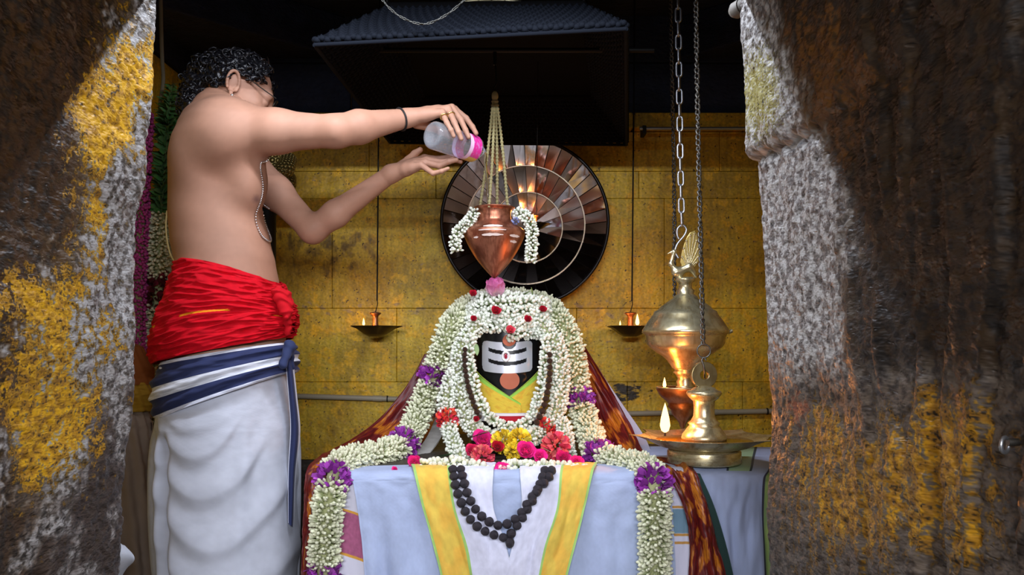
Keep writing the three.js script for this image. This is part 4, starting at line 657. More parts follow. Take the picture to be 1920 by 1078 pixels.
// ---- small hanging lamps near the rear wall
function smallLamp(px, py, d, label, flames, topPy, scale = 1, dark = bronze) {
  const C = P(px, py, d), s = scale * d / FOCAL, t = thing('small_hanging_lamp', label, 'lamp', C.clone().add(V(0, -22 * s, 0))), y = C.y;
  const lip = (a) => Math.pow(Math.abs(((a / (Math.PI * 2) * 5 + 0.0) % 1) - 0.5) * 2, 5), pos = [], idx = [], uv = [], NA = 90, prof = [[0, -19, 0], [12, -19, 0], [22, -14, 0], [34, -5, 0.3], [42, 0, 1], [41, 1.2, 1], [30, -2, 0.2], [16, -8, 0], [0, -9, 0]];
  prof.forEach(([r, h, w]) => { for (let k = 0; k < NA; k++) { const a = k / NA * Math.PI * 2, R = (r + w * lip(a) * 9) * s; pos.push(C.x + R * Math.cos(a + 0.02), y + h * s, C.z + R * Math.sin(a + 0.02)); uv.push(R * 3, h * s); } });
  for (let j = 0; j < prof.length - 1; j++) for (let k = 0; k < NA; k++) { const a = j * NA + k, b = j * NA + (k + 1) % NA; idx.push(a, a + NA, b, b, a + NA, b + NA); }
  const g = new THREE.BufferGeometry(); g.setAttribute('position', new THREE.Float32BufferAttribute(pos, 3)); g.setAttribute('uv', new THREE.Float32BufferAttribute(uv, 2)); g.setIndex(idx); g.computeVertexNormals();
  part(t, 'dish', g, dark);
  part(t, 'column', latheAt(C, [[0.1, -10], [12, -9], [8, -3], [5.5, 4], [5, 16], [6, 20], [11, 24], [10, 26], [3, 27], [0.1, 28]].map(([r, h]) => [r * s, y + h * s]), 24), std({ color: 0x9a6a48, metalness: 0.8, roughness: 0.4 }));
  const lg = linkGeo(0.016, 0.0095, 0.0016); part(t, 'hook', tube([V(C.x, y + 26 * s, C.z), V(C.x + 2 * s, y + 34 * s, C.z), V(C.x + 4 * s, y + 42 * s, C.z), V(C.x + 3 * s, y + 50 * s, C.z)], 0.002, 12, 6), darkIron);
  part(t, 'suspension_wire', rod(V(C.x + 3 * s, y + 48 * s, C.z), V(C.x + 8 * s, yAt(topPy, d), C.z), 0.0032 * scale * scale, 0.0032 * scale * scale, 8), darkIron);
  for (const [fx, fz, h, pw] of flames) flame(t, V(C.x + fx * s, y + 1 * s, C.z + fz), h, pw);
  return t;
}
smallLamp(704, 612, 3.52, 'small bronze hanging lamp on the left of the yellow wall', [[-19, 0.04, 0.032, 0.03]], -1, 1.0);
smallLamp(1182, 612, 3.52, 'small bronze hanging lamp behind the large brass lamp, two flames', [[-21, 0.03, 0.022, 0.015], [8, 0.075, 0.048, 0.03]], -1, 1.0);
smallLamp(1004, 420, 2.95, 'small dark hanging lamp burning behind the copper pot', [[-8, 0.035, 0.030, 0.06]], 108, 0.62, std({ color: 0x1a1512, metalness: 0.8, roughness: 0.3 }));
// ---- copper pot on cords
{
  const d = 2.68, C = P(927, 440, d), t = thing('copper_pot', 'pointed copper pot smeared with ash, hung on cords above the linga', 'pot', P(927, 522, d));
  const outer = [[2, 522], [8, 516], [20, 503], [33, 487], [45, 468], [53, 452], [57, 441], [57, 434], [51, 428], [40, 421], [33, 415], [31, 407], [31, 400], [33, 394], [38, 390], [37.5, 388.5]], inner = [[34, 389.5], [30, 394], [28, 402], [30, 415], [44, 430], [50, 442], [30, 482], [4, 512]];
  const prof = [...smoothProfile(pxProf(outer, d), 70), ...pxProf(inner, d)]; part(t, 'body', latheAt(C, prof, 72), copper);
  // ash stripes: thin smears lying on the shoulder
  const R = (py) => { for (let k = 0; k + 1 < outer.length; k++) if (py <= outer[k][1] && py >= outer[k + 1][1]) return lerp(outer[k][0], outer[k + 1][0], (outer[k][1] - py) / (outer[k][1] - outer[k + 1][1])); return 50; };
  const ash = std({ color: 0xd9c6bc, roughness: 0.8 });
  for (const [a0, a1, py, w] of [[-0.36, 0.30, 430, 3], [-0.40, 0.32, 446, 3], [-0.75, -0.55, 449, 2], [0.55, 1.0, 446, 3], [0.62, 0.95, 456, 2.6], [-0.5, 0.4, 437, 1.6]]) {
    const rows = [-1, 1].map((s) => [...Array(9).keys()].map((k) => { const a = lerp(a0, a1, k / 8), p = py + s * w * (0.8 + 0.3 * n2(k, py)) * Math.sin(Math.PI * (0.12 + 0.76 * k / 8)) + Math.abs(a) * 1.5, r = (R(p) + 0.6) * d / FOCAL; return V(C.x + r * Math.sin(a), yAt(p, d), C.z + r * Math.cos(a)); }));
    part(t, 'ash_stripe', sheet(rows, { nu: 24, nv: 3, thick: 0.0006 }), ash, 'smear of pale ash');
  }
  const rope = std({ color: 0x9d9468, roughness: 0.85 }), K = P(928, 180, d);
  const knot = (a, b, n) => { const g = [], c = new THREE.CatmullRomCurve3([a, a.clone().lerp(b, 0.5).add(V(0.003, 0, 0.003)), b]); g.push(new THREE.TubeGeometry(c, 20, 0.0042, 6)); for (let k = 0; k < n; k++) { const s = new THREE.SphereGeometry(0.0062, 7, 5); s.scale(1, 0.75, 1); const p = c.getPointAt((k + 0.5) / n); s.translate(p.x, p.y, p.z); g.push(s); } return merge(g); };
  for (const [px, dd] of [[900, 0.0], [917, -0.055], [932, 0.055], [952, 0.01]]) part(t, 'cord', knot(K.clone().add(V((px - 927) * 0.00014, 0, dd * 0.08)), P(px, 389, d + dd), 30), rope);
  part(t, 'cord_knot', (() => { const g = new THREE.SphereGeometry(0.012, 12, 10); g.scale(0.9, 1.3, 0.9); return g.translate(K.x, K.y, K.z); })(), rope);
  part(t, 'hook', tube([K, P(928, 172, d), P(926, 165, d), P(930, 158, d), P(929, 120, d)], 0.003, 20, 6), darkIron);
  part(t, 'blue_flower', puff(P(966, 414, 2.625), 0.012, [[0.18, 0.25, 0.55], [0.35, 0.40, 0.65]], 40), petalMat, 'small blue flower tucked at the rim');
}
// ---- dish of mirror facets: three rings, each piece a flat mirror
{
  const d = 3.55, C = P(984, 418, d), sc = d / FOCAL, t = thing('mirror_disc', 'large round dish of radiating mirror facets in a dark rim behind the pot', 'mirror', C.clone());
  const mir = [std({ color: 0xeee2de, metalness: 1, roughness: 0.06 }), std({ color: 0xd8c8c2, metalness: 1, roughness: 0.10 }), std({ color: 0xf2eef2, metalness: 1, roughness: 0.05 })], wire = std({ color: 0xc8b8a0, metalness: 0.9, roughness: 0.35 }), Rn = rng(55);
  const o1 = V(1.5 * sc, -3 * sc, 0), o2 = V(5 * sc, -6 * sc, 0);          // the rings sit a little off centre
  const z = (r) => { r /= sc; return sc * (r < 66 ? 0 + r * Math.tan(0.19) : r < 111 ? 66 * Math.tan(0.19) + (r - 66) * Math.tan(0.26) : 66 * Math.tan(0.19) + 45 * Math.tan(0.26) + (r - 111) * Math.tan(0.345)); };
  const ringFacets = (n, r0, r1, c0, c1, name) => { for (let k = 0; k < n; k++) { const a = k / n * Math.PI * 2, b = (k + 1) / n * Math.PI * 2 - 0.012, q = (r, w, off) => V(C.x + off.x + r * Math.sin(w), C.y + off.y + r * Math.cos(w), C.z - 0.06 + z(r)), p = r0 < 0.001 ? [q(0.0008, a, c0), q(r1, a, c1), q(r1, b, c1), q(0.0008, b, c0)] : [q(r0, a, c0), q(r1, a, c1), q(r1, b, c1), q(r0, b, c0)];
    const nn = p[1].clone().sub(p[0]).cross(p[2].clone().sub(p[0])).normalize(), jit = V(Rn() - 0.5, Rn() - 0.5, Rn() - 0.5).multiplyScalar(0.0012); if (nn.z < 0) nn.negate();
    const pos = []; for (const s of [0, -0.003]) for (const v of p) { const w = v.clone().addScaledVector(nn, s); pos.push(w.x, w.y, w.z); } pos[2] += jit.x; pos[5] += jit.y; 
    const g = new THREE.BufferGeometry(); g.setAttribute('position', new THREE.Float32BufferAttribute(pos, 3)); g.setIndex([0, 2, 1, 0, 3, 2, 4, 5, 6, 4, 6, 7, 0, 1, 5, 0, 5, 4, 1, 2, 6, 1, 6, 5, 2, 3, 7, 2, 7, 6, 3, 0, 4, 3, 4, 7]); const flatG = g.toNonIndexed(); flatG.computeVertexNormals(); part(t, name, flatG, mir[Math.floor(Rn() * 3)]); } };
  ringFacets(40, 112 * sc, 153 * sc, o1, V(0, 0, 0), 'mirror_facet'); ringFacets(30, 67 * sc, 110 * sc, o2, o1, 'mirror_facet'); ringFacets(20, 0, 65.5 * sc, o2, o2, 'mirror_facet');
  for (const [r, o, w] of [[111, o1, 1.3], [66.3, o2, 1.2]]) { const g = new THREE.TorusGeometry(r * sc, w * sc, 8, 80).translate(C.x + o.x, C.y + o.y, C.z - 0.06 + z(r * sc) + 0.001); part(t, 'ring_wire', g, wire, 'thin bright metal ring'); }
  part(t, 'rim', new THREE.TorusGeometry(155 * sc, 3.2 * sc, 10, 96).translate(C.x, C.y, C.z - 0.06 + z(153 * sc)), std({ color: 0x0d0a0c, metalness: 0.5, roughness: 0.4 }));
  part(t, 'backing', lathe([[0.0001, -0.075], [0.15, -0.05], [0.34, -0.002]], 64).rotateX(Math.PI / 2).translate(C.x, C.y, C.z - 0.004), std({ color: 0x100e0e, roughness: 0.8 }));
  for (const s of [-1, 1]) part(t, 'leg', rod(V(C.x + s * 0.14, C.y - 0.29, C.z - 0.03), V(C.x + s * 0.18, 0.0, C.z - 0.01), 0.011, 0.011, 10), darkIron);
}
// ---- black woven canopy basket
{
  const t = thing('woven_canopy', 'black wicker canopy basket hanging open side down above the linga', 'canopy', P(900, 70, 2.9));
  const FL = P(590, 76, 2.3), FR = P(1174, 46, 2.3), BL = P(742, 262, 3.5), BR = P(1182, 266, 3.5); BL.x = -0.50; BR.x = 0.47;
  const inset = (v, dx, dz, dy) => V(v.x + dx, v.y + dy, v.z + dz), h = 0.155, TFL = V(FL.x + 0.17, 1.813, FL.z - 0.16), TFR = V(FR.x - 0.10, 1.818, FR.z - 0.16), TBL = V(BL.x + 0.15, 1.815, BL.z + 0.14), TBR = V(BR.x - 0.15, 1.818, BR.z + 0.14);
  const wick = [phys({ color: 0x12161e, roughness: 0.85, specularIntensity: 0.25 }), phys({ color: 0x08080a, roughness: 0.9, specularIntensity: 0.2 })];
  const panel = (a, b, ta, tb, n, rows) => {                              // stakes and weavers going over and under
    const S = [], nn = b.clone().sub(a).cross(ta.clone().sub(a)).normalize();
    for (let k = 0; k <= n; k++) { const p = a.clone().lerp(b, k / n), q = ta.clone().lerp(tb, k / n); S.push(rod(p, q, 0.0045, 0.0045, 5)); }
    for (let r = 0; r <= rows; r++) { const f = r / rows, p = a.clone().lerp(ta, f), q = b.clone().lerp(tb, f), pts = []; for (let k = 0; k <= n; k++) pts.push(p.clone().lerp(q, k / n).addScaledVector(nn, ((k + r) % 2 ? 1 : -1) * 0.0065)); S.push(new THREE.TubeGeometry(new THREE.CatmullRomCurve3(pts), n * 2, 0.0058, 5)); }
    return merge(S);
  };
  const solid = (a, b, c, e) => { const nn = b.clone().sub(a).cross(c.clone().sub(a)).normalize().multiplyScalar(0.0015), P8 = []; for (const s of [1, -1]) for (const v of [a, b, c, e]) { const w = v.clone().addScaledVector(nn, s); P8.push(w.x, w.y, w.z); } const g = new THREE.BufferGeometry(); g.setAttribute('position', new THREE.Float32BufferAttribute(P8, 3)); g.setIndex([0, 1, 2, 0, 2, 3, 4, 6, 5, 4, 7, 6, 0, 4, 5, 0, 5, 1, 1, 5, 6, 1, 6, 2, 2, 6, 7, 2, 7, 3, 3, 7, 4, 3, 4, 0]); const q = g.toNonIndexed(); q.computeVertexNormals(); return q; };
  for (const [a, b, ta, tb, n] of [[FL, FR, TFL, TFR, 58], [BR, BL, TBR, TBL, 58], [BL, FL, TBL, TFL, 60], [FR, BR, TFR, TBR, 60]]) { const m = stuff(part(t, 'woven_side', panel(a, b, ta, tb, n, 13), wick[0])); sub(m, 'lining', solid(a, b, tb, ta), wick[1]); }
  part(t, 'top_panel', solid(TFL, TFR, TBR, TBL), wick[1]);
  for (const [a, b] of [[FL, FR], [FR, BR], [BR, BL], [BL, FL]]) { const L = a.distanceTo(b), n = Math.round(L / 0.014), S = []; for (let k = 0; k < n; k++) { const g = new THREE.SphereGeometry(0.0105, 7, 6); g.scale(1, 0.85, 1); const p = a.clone().lerp(b, (k + 0.5) / n); g.translate(p.x, p.y + 0.004 * (k % 2), p.z); S.push(g); } S.push(rod(a.clone().add(V(0, -0.012, 0)), b.clone().add(V(0, -0.012, 0)), 0.006, 0.006, 8)); stuff(part(t, 'braided_rim', merge(S), wick[0])); }
  for (const [a, b] of [[TFL, TFR], [TBL, TBR]]) part(t, 'top_bar', rod(a, b, 0.014, 0.014, 10), wick[1]);
  for (const v of [TFL, TFR, TBL, TBR]) part(t, 'suspension_wire', rod(v, V(v.x * 0.9, 2.27, v.z), 0.004, 0.004, 6), darkIron);
  part(t, 'hook_bar', rod(P(928, 118, 2.68).add(V(-0.5, 0.04, 0)), P(928, 118, 2.68).add(V(0.5, 0.04, 0)), 0.008, 0.008, 8), darkIron);
  part(t, 'hook_bracket', rod(P(928, 122, 2.68), P(928, 122, 2.68).add(V(0, 0.05, 0)), 0.006, 0.006, 8), darkIron);
}
{ const t = thing('drooping_chain', 'thin chain drooping in a curve across the front of the black canopy', 'chain', P(790, 45, 2.27)); const cg = linkGeo(0.0125, 0.0075, 0.0014);
  const d = 2.26; chain(t, [P(700, -25, d), P(730, 15, d), P(760, 36, d), P(795, 45, d), P(830, 32, d), P(865, 5, d), P(890, -25, d)], cg, 0.0095, std({ color: 0x5a5a55, metalness: 0.8, roughness: 0.5 }), 0.8);
  const b = thing('brass_tray', 'edge of an embossed brass tray resting on top of the black canopy', 'tray', P(880, -10, 2.52)); const c = V(-0.06, 1.818, -2.745);
  part(b, 'plate', lathe([[0.0001, 0.005], [0.20, 0.004], [0.245, 0.028], [0.25, 0.034], [0.243, 0.036], [0.20, 0.012], [0.0001, 0.012]], 64).translate(c.x, c.y, c.z), std({ map: brassTex, metalness: 0.9, roughness: 0.4 }));
  for (let k = 0; k < 40; k++) { const a = k / 40 * Math.PI * 2; part(b, 'embossed_rib', rod(V(c.x + 0.205 * Math.sin(a), c.y + 0.010, c.z + 0.205 * Math.cos(a)), V(c.x + 0.247 * Math.sin(a), c.y + 0.033, c.z + 0.247 * Math.cos(a)), 0.004, 0.004, 6), brass); } }

// ================================================================ THE PRIEST, HIS BOTTLE, AND THE LEFT CORNER
// the bottle first: the fingers are laid against it
const BA = P(809, 252, 2.42), BB = P(905, 285, 2.575), BL_ = BB.clone().sub(BA), BLEN = BL_.length(), BDIR = BL_.clone().normalize(), BR_ = 0.040;
const bottleR = (s) => { const f = s / BLEN; return f < 0.80 ? BR_ : f < 0.94 ? lerp(BR_, 0.013, sm(0.80, 0.94, f)) : 0.013; };
const offBottle = (p, r) => { const s = clamp(p.clone().sub(BA).dot(BDIR), 0, BLEN), q = BA.clone().addScaledVector(BDIR, s), v = p.clone().sub(q), need = bottleR(s) + r * 0.93; if (v.length() < need) v.setLength(need); return q.add(v); };
{
  const t = thing('water_bottle', 'clear plastic water bottle with pink label tipped over the copper pot', 'bottle', BA.clone());
  const R = BR_, pr = [[0.0001, 0.010], [R * 0.45, 0.006], [R * 0.62, 0.001], [R * 0.86, 0.001], [R * 0.97, 0.006], [R, 0.014]];
  for (let k = 0; k < 4; k++) { const y = 0.045 + k * 0.011; pr.push([R, y - 0.004], [R * 0.93, y], [R, y + 0.004]); }
  pr.push([R * 0.985, 0.10], [R * 0.985, BLEN * 0.80], [R * 0.90, BLEN * 0.845], [R * 0.62, BLEN * 0.90], [0.015, BLEN * 0.94], [0.0128, BLEN * 0.95], [0.0128, BLEN]);
  const q = aim(BDIR), put = (g) => { g.applyQuaternion(q); return g.translate(BA.x, BA.y, BA.z); };
  part(t, 'shell', put(lathe(pr, 40)), phys({ color: 0xf2f5fa, transmission: 0.86, thickness: 0, roughness: 0.10, ior: 1.45, clearcoat: 0.6 }));
  const lab = tex(256, 64, (u, v) => { const n = fbm2(u * 14, v * 5, 2); if (u > 0.30 && u < 0.42 && v > 0.3) return [0.86, 0.72, 0.38]; if (v < 0.3) return [0.92, 0.78, 0.90]; return mix3([0.86, 0.20, 0.58], [0.82, 0.45, 0.72], sm(0, 0.4, n)); });
  part(t, 'label', put(new THREE.CylinderGeometry(R * 0.995, R * 0.995, 0.048, 40, 1, true).translate(0, BLEN * 0.685, 0)), std({ map: lab, roughness: 0.35 }), 'bright pink and white wrap label');
  part(t, 'neck_ring', put(new THREE.TorusGeometry(0.0145, 0.002, 8, 24).rotateX(Math.PI / 2).translate(0, BLEN * 0.955, 0)), phys({ color: 0xf2f5fa, transmission: 0.7, roughness: 0.15 }));
  const w = [BB.clone().addScaledVector(BDIR, -0.01), BB.clone().addScaledVector(BDIR, 0.012).add(V(0, -0.004, 0)), P(910, 305, 2.61), P(914, 345, 2.625), P(916, 392, 2.63), P(917, 412, 2.63)];
  single('water_stream', tube(w, 0.0042, 60, 8), phys({ color: 0xffffff, transmission: 1, thickness: 0.01, ior: 1.33, roughness: 0.02 }), 'thin stream of water falling from the bottle into the copper pot', 'water');
}
const pelvis = V(P(412, 0, 2.52).x, 0, -2.52);
const man = thing('person', 'bare-chested man in red waist cloth and white dhoti pouring water', 'person', V(pelvis.x, 0, pelvis.z));
const FA = 0.21, fwd = V(Math.cos(FA), 0, -Math.sin(FA)), rgt = V(Math.sin(FA), 0, Math.cos(FA));
const Y5 = (py) => yAt(py, 2.5), X5 = (px) => (px - 960) / FOCAL * 2.5;
// torso: ellipses stacked from the outline of the back and the chest
const secs = [[200, 388, 452, 0.075], [215, 366, 462, 0.115], [240, 345, 474, 0.150], [270, 330, 476, 0.168], [305, 321, 474, 0.168], [350, 315, 476, 0.162], [400, 314, 485, 0.156], [450, 318, 498, 0.150], [490, 326, 508, 0.148], [535, 330, 516, 0.150], [600, 314, 530, 0.158], [680, 312, 524, 0.160], [760, 330, 510, 0.150]].map(([py, l, r, b]) => ({ y: Y5(py), c: X5((l + r) / 2), a: (r - l) / 2 / 640, b })).sort((p, q) => p.y - q.y);
const torso = { k: 0.035, f: (x, y, z) => {
  let k = 0; while (k < secs.length - 2 && secs[k + 1].y < y) k++; const s0 = secs[k], s1 = secs[k + 1], t = clamp((y - s0.y) / (s1.y - s0.y)), u = t * t * (3 - 2 * t) * 0.5 + t * 0.5;
  const c = lerp(s0.c, s1.c, u), a = lerp(s0.a, s1.a, u), b = lerp(s0.b, s1.b, u), dx = x - c, dz = z + 2.53, f = dx * fwd.x + dz * fwd.z, r = dx * rgt.x + dz * rgt.z, e = 2.35, q = Math.pow(Math.pow(Math.abs(f) / a, e) + Math.pow(Math.abs(r) / b, e), 1 / e);
  const side = (q - 1) * Math.min(a, b) * 0.92, over = Math.max(y - secs[secs.length - 1].y, secs[0].y - y); return over > 0 ? Math.max(side, over) : side; } };
const RS = P(432, 246, 2.40), RE = P(630, 246, 2.335), RW = P(760, 222, 2.455), LS = P(452, 292, 2.70), LE = P(586, 432, 2.63), LW = P(733, 326, 2.56);
const Hc = P(446, 172, 2.52);
const hp = 0.42, hy = 0.30, hf = V(Math.cos(hp) * Math.cos(hy), -Math.sin(hp), -Math.cos(hp) * Math.sin(hy)), hr = V(Math.sin(hy), 0, Math.cos(hy)), hu = hr.clone().cross(hf).normalize();
const H = (f, u, r) => Hc.clone().addScaledVector(hf, f).addScaledVector(hu, u).addScaledVector(hr, r);
const HIP = [pelvis.clone().add(V(0.02, 0.80, 0.08)), pelvis.clone().add(V(0.0, 0.80, -0.08))], KN = [pelvis.clone().add(V(0.05, 0.45, 0.10)), pelvis.clone().add(V(-0.02, 0.45, -0.09))], AN = [pelvis.clone().add(V(0.02, 0.075, 0.11)), pelvis.clone().add(V(-0.06, 0.075, -0.10))];
const limbs = [torso,
  capsule(P(400, 235, 2.47), RS, 0.058, 0.056, 0.10), capsule(RS, RS.clone().lerp(RE, 0.45), 0.060, 0.056, 0.09), capsule(RS.clone().lerp(RE, 0.45), RE, 0.058, 0.042, 0.03), capsule(RE, RE.clone().lerp(RW, 0.32), 0.042, 0.0445, 0.025), capsule(RE.clone().lerp(RW, 0.32), RW, 0.0445, 0.0275, 0.02),
  capsule(P(415, 250, 2.60), LS, 0.05, 0.055, 0.05), capsule(LS, LS.clone().lerp(LE, 0.5), 0.055, 0.048, 0.04), capsule(LS.clone().lerp(LE, 0.5), LE, 0.048, 0.038, 0.03), capsule(LE, LE.clone().lerp(LW, 0.3), 0.038, 0.040, 0.025), capsule(LE.clone().lerp(LW, 0.3), LW, 0.040, 0.025, 0.02),
  capsule(P(408, 222, 2.52), H(-0.02, -0.03, 0), 0.060, 0.058, 0.04), capsule(P(380, 232, 2.50), P(412, 205, 2.51), 0.05, 0.045, 0.05),
  capsule(P(375, 290, 2.43), P(418, 255, 2.41), 0.05, 0.05, 0.09), ellipsoid(P(470, 345, 2.44), 0.042, 0.055, 0.055, 0.07)];
for (const k of [0, 1]) limbs.push(capsule(HIP[k], KN[k], 0.085, 0.06, 0.04), capsule(KN[k], AN[k], 0.058, 0.038, 0.03), capsule(AN[k].clone().add(V(-0.03, -0.035, 0)), AN[k].clone().add(V(0.14, -0.045, -0.02)), 0.034, 0.026, 0.03));
const headPrims = [ellipsoidH(-0.004, 0.024, 0, 0.094, 0.080, 0.073, 0.02), ellipsoidH(0.028, -0.045, 0, 0.064, 0.075, 0.058, 0.03), capsule(H(0.062, -0.098, -0.012), H(0.062, -0.098, 0.012), 0.022, 0.022, 0.03), capsule(H(0.094, 0.005, 0), H(0.112, -0.032, 0), 0.009, 0.014, 0.015), capsule(H(0.085, 0.022, -0.035), H(0.085, 0.022, 0.035), 0.013, 0.013, 0.02), capsule(H(0.088, -0.062, -0.018), H(0.088, -0.062, 0.018), 0.007, 0.007, 0.008), capsule(H(0.086, -0.074, -0.014), H(0.086, -0.074, 0.014), 0.008, 0.008, 0.008), capsule(H(0.06, -0.02, 0.045), H(0.075, -0.03, 0.035), 0.016, 0.014, 0.03), capsule(H(0.06, -0.02, -0.045), H(0.075, -0.03, -0.035), 0.016, 0.014, 0.03), capsule(H(-0.02, -0.03, 0), P(408, 222, 2.52), 0.056, 0.056, 0.04)];
function ellipsoidH(cf, cu, cr, a, b, c, k) { const e = ellipsoid(V(cf, cu, cr), a, b, c, k); return { k, f: (x, y, z) => { const dx = x - Hc.x, dy = y - Hc.y, dz = z - Hc.z; return e.f(dx * hf.x + dy * hf.y + dz * hf.z, dx * hu.x + dy * hu.y + dz * hu.z, dx * hr.x + dy * hr.y + dz * hr.z); } }; }
for (const s of [-1, 1]) {                                                   // ears: a rolled rim around a shallow bowl, and the lobe; closed eyes
  const E = (f, u, r) => H(-0.012 + f, -0.006 + u, s * (0.076 + r)), n = 14, rim = [];
  for (let k = 0; k <= n; k++) { const a = lerp(-0.6, 3.9, k / n); rim.push(E(Math.cos(a) * 0.0165 - 0.006 * Math.sin(a), Math.sin(a) * 0.031 + 0.004, 0.012 - 0.006 * Math.cos(a))); }
  for (let k = 0; k < n; k++) headPrims.push(capsule(rim[k], rim[k + 1], 0.0042, 0.0042, 0.003));
  headPrims.push(ellipsoidH(-0.014, -0.002, s * 0.080, 0.014, 0.027, 0.006, 0.004), capsule(E(0.006, -0.026, 0.008), E(0.012, -0.036, 0.008), 0.006, 0.0062, 0.006), capsule(E(0.013, -0.008, 0.004), E(0.013, -0.016, 0.006), 0.005, 0.004, 0.005));
  headPrims.push(ellipsoidH(0.082, -0.002, s * 0.032, 0.013, 0.011, 0.016, 0.006));
}
function handPrims(wrist, arm, ra, knuckles, fingers, thumb, push) {
  const L = [capsule(arm, wrist, ra, 0.0275 * 0.94, 0.012)];
  knuckles.forEach((k, i) => { L.push(capsule(wrist, wrist.clone().lerp(k, 0.5), 0.019, 0.0155, 0.016), capsule(wrist.clone().lerp(k, 0.5), k, 0.0155, 0.0112, 0.012)); });
  for (let i = 0; i + 1 < knuckles.length; i++) L.push(capsule(knuckles[i].clone().lerp(wrist, 0.3), knuckles[i + 1].clone().lerp(wrist, 0.3), 0.0125, 0.0125, 0.012));
  fingers.forEach((f, i) => { const r0 = i === 3 ? 0.0082 : 0.0096, pts = [knuckles[i], ...f.map((p) => (push ? offBottle(p, 0.0085) : p))]; for (let k = 0; k + 1 < pts.length; k++) L.push(capsule(pts[k], pts[k + 1], r0 * (1 - 0.10 * k) + (k ? 0 : 0.001), r0 * (1 - 0.10 * (k + 1)), 0.004)); });
  const th = thumb.map((p, i) => (push && i > 1 ? offBottle(p, 0.0095) : p)); for (let k = 0; k + 1 < th.length; k++) L.push(capsule(th[k], th[k + 1], [0.018, 0.0125, 0.0105][k], [0.0125, 0.0105, 0.0085][k], k ? 0.005 : 0.012));
  return { L, pts: [arm, wrist, ...knuckles, ...fingers.flat(), ...thumb] };
}
const rHand = handPrims(RW, RE.clone().lerp(RW, 0.72), 0.032,
  [P(852, 205, 2.515), P(847, 202, 2.49), P(840, 204, 2.465), P(829, 211, 2.442)],
  [[P(874, 222, 2.52), P(886, 238, 2.51), P(893, 250, 2.50)], [P(864, 225, 2.475), P(873, 244, 2.462), P(879, 257, 2.46)], [P(852, 230, 2.438), P(860, 248, 2.43), P(865, 260, 2.432)], [P(838, 230, 2.418), P(846, 244, 2.412), P(851, 255, 2.415)]],
  [P(782, 230, 2.49), P(808, 238, 2.525), P(836, 250, 2.55), P(854, 262, 2.56)], true);
const lHand = handPrims(LW, LE.clone().lerp(LW, 0.72), 0.030,
  [P(796, 296, 2.575), P(800, 300, 2.555), P(798, 305, 2.532), P(790, 310, 2.51)],
  [[P(822, 298, 2.575), P(843, 294, 2.57), P(858, 291, 2.565)], [P(828, 304, 2.545), P(850, 299, 2.54), P(866, 297, 2.535)], [P(824, 311, 2.515), P(842, 303, 2.505), P(856, 298, 2.50)], [P(812, 325, 2.485), P(828, 321, 2.475), P(840, 316, 2.47)]],
  [P(748, 316, 2.585), P(766, 300, 2.61), P(778, 288, 2.615), P(788, 281, 2.612)], true);
const bounds = (pts, m) => { const b = new THREE.Box3().setFromPoints(pts).expandByScalar(m); return [b.min, b.max]; };
const skinCol = (g) => { const p = g.attributes.position, c = new Float32Array(p.count * 3), nip = P(484, 376, 2.40);
  for (let k = 0; k < p.count; k++) { const x = p.getX(k), y = p.getY(k), z = p.getZ(k), n = n3(x * 9, y * 9, z * 9) * 0.07 + n3(x * 45, y * 45, z * 45) * 0.04; let q = mix3([0.40, 0.215, 0.143], [0.355, 0.180, 0.115], 0.5 + 0.5 * n3(x * 4, y * 4, z * 4));
    const dn = Math.hypot(x - nip.x, y - nip.y, (z - nip.z) * 0.6); q = mix3(q, [0.16, 0.08, 0.07], sm(0.022, 0.012, dn)); c[3 * k] = q[0] * (1 + n); c[3 * k + 1] = q[1] * (1 + n); c[3 * k + 2] = q[2] * (1 + n); }
  g.setAttribute('color', new THREE.BufferAttribute(c, 3)); return g; };
{
  const fb = field(limbs), fh = field(headPrims), pieces = [];
  pieces.push(nets(fb, V(-1.14, -0.012, -2.92), V(-0.27, 1.62, -2.22), 0.0085));
  pieces.push(nets(fh, ...bounds([H(0, 0, 0)], 0.155), 0.003));
  pieces.push(nets(field(rHand.L), ...bounds(rHand.pts, 0.036), 0.0026), nets(field(lHand.L), ...bounds(lHand.pts, 0.036), 0.0026));
  part(man, 'body', skinCol(mergeGeometries(pieces)), phys({ vertexColors: true, roughness: 0.6, specularIntensity: 0.7, sheen: 0.1, sheenRoughness: 0.5, sheenColor: new THREE.Color(0.6, 0.4, 0.3), bumpMap: null }));
}
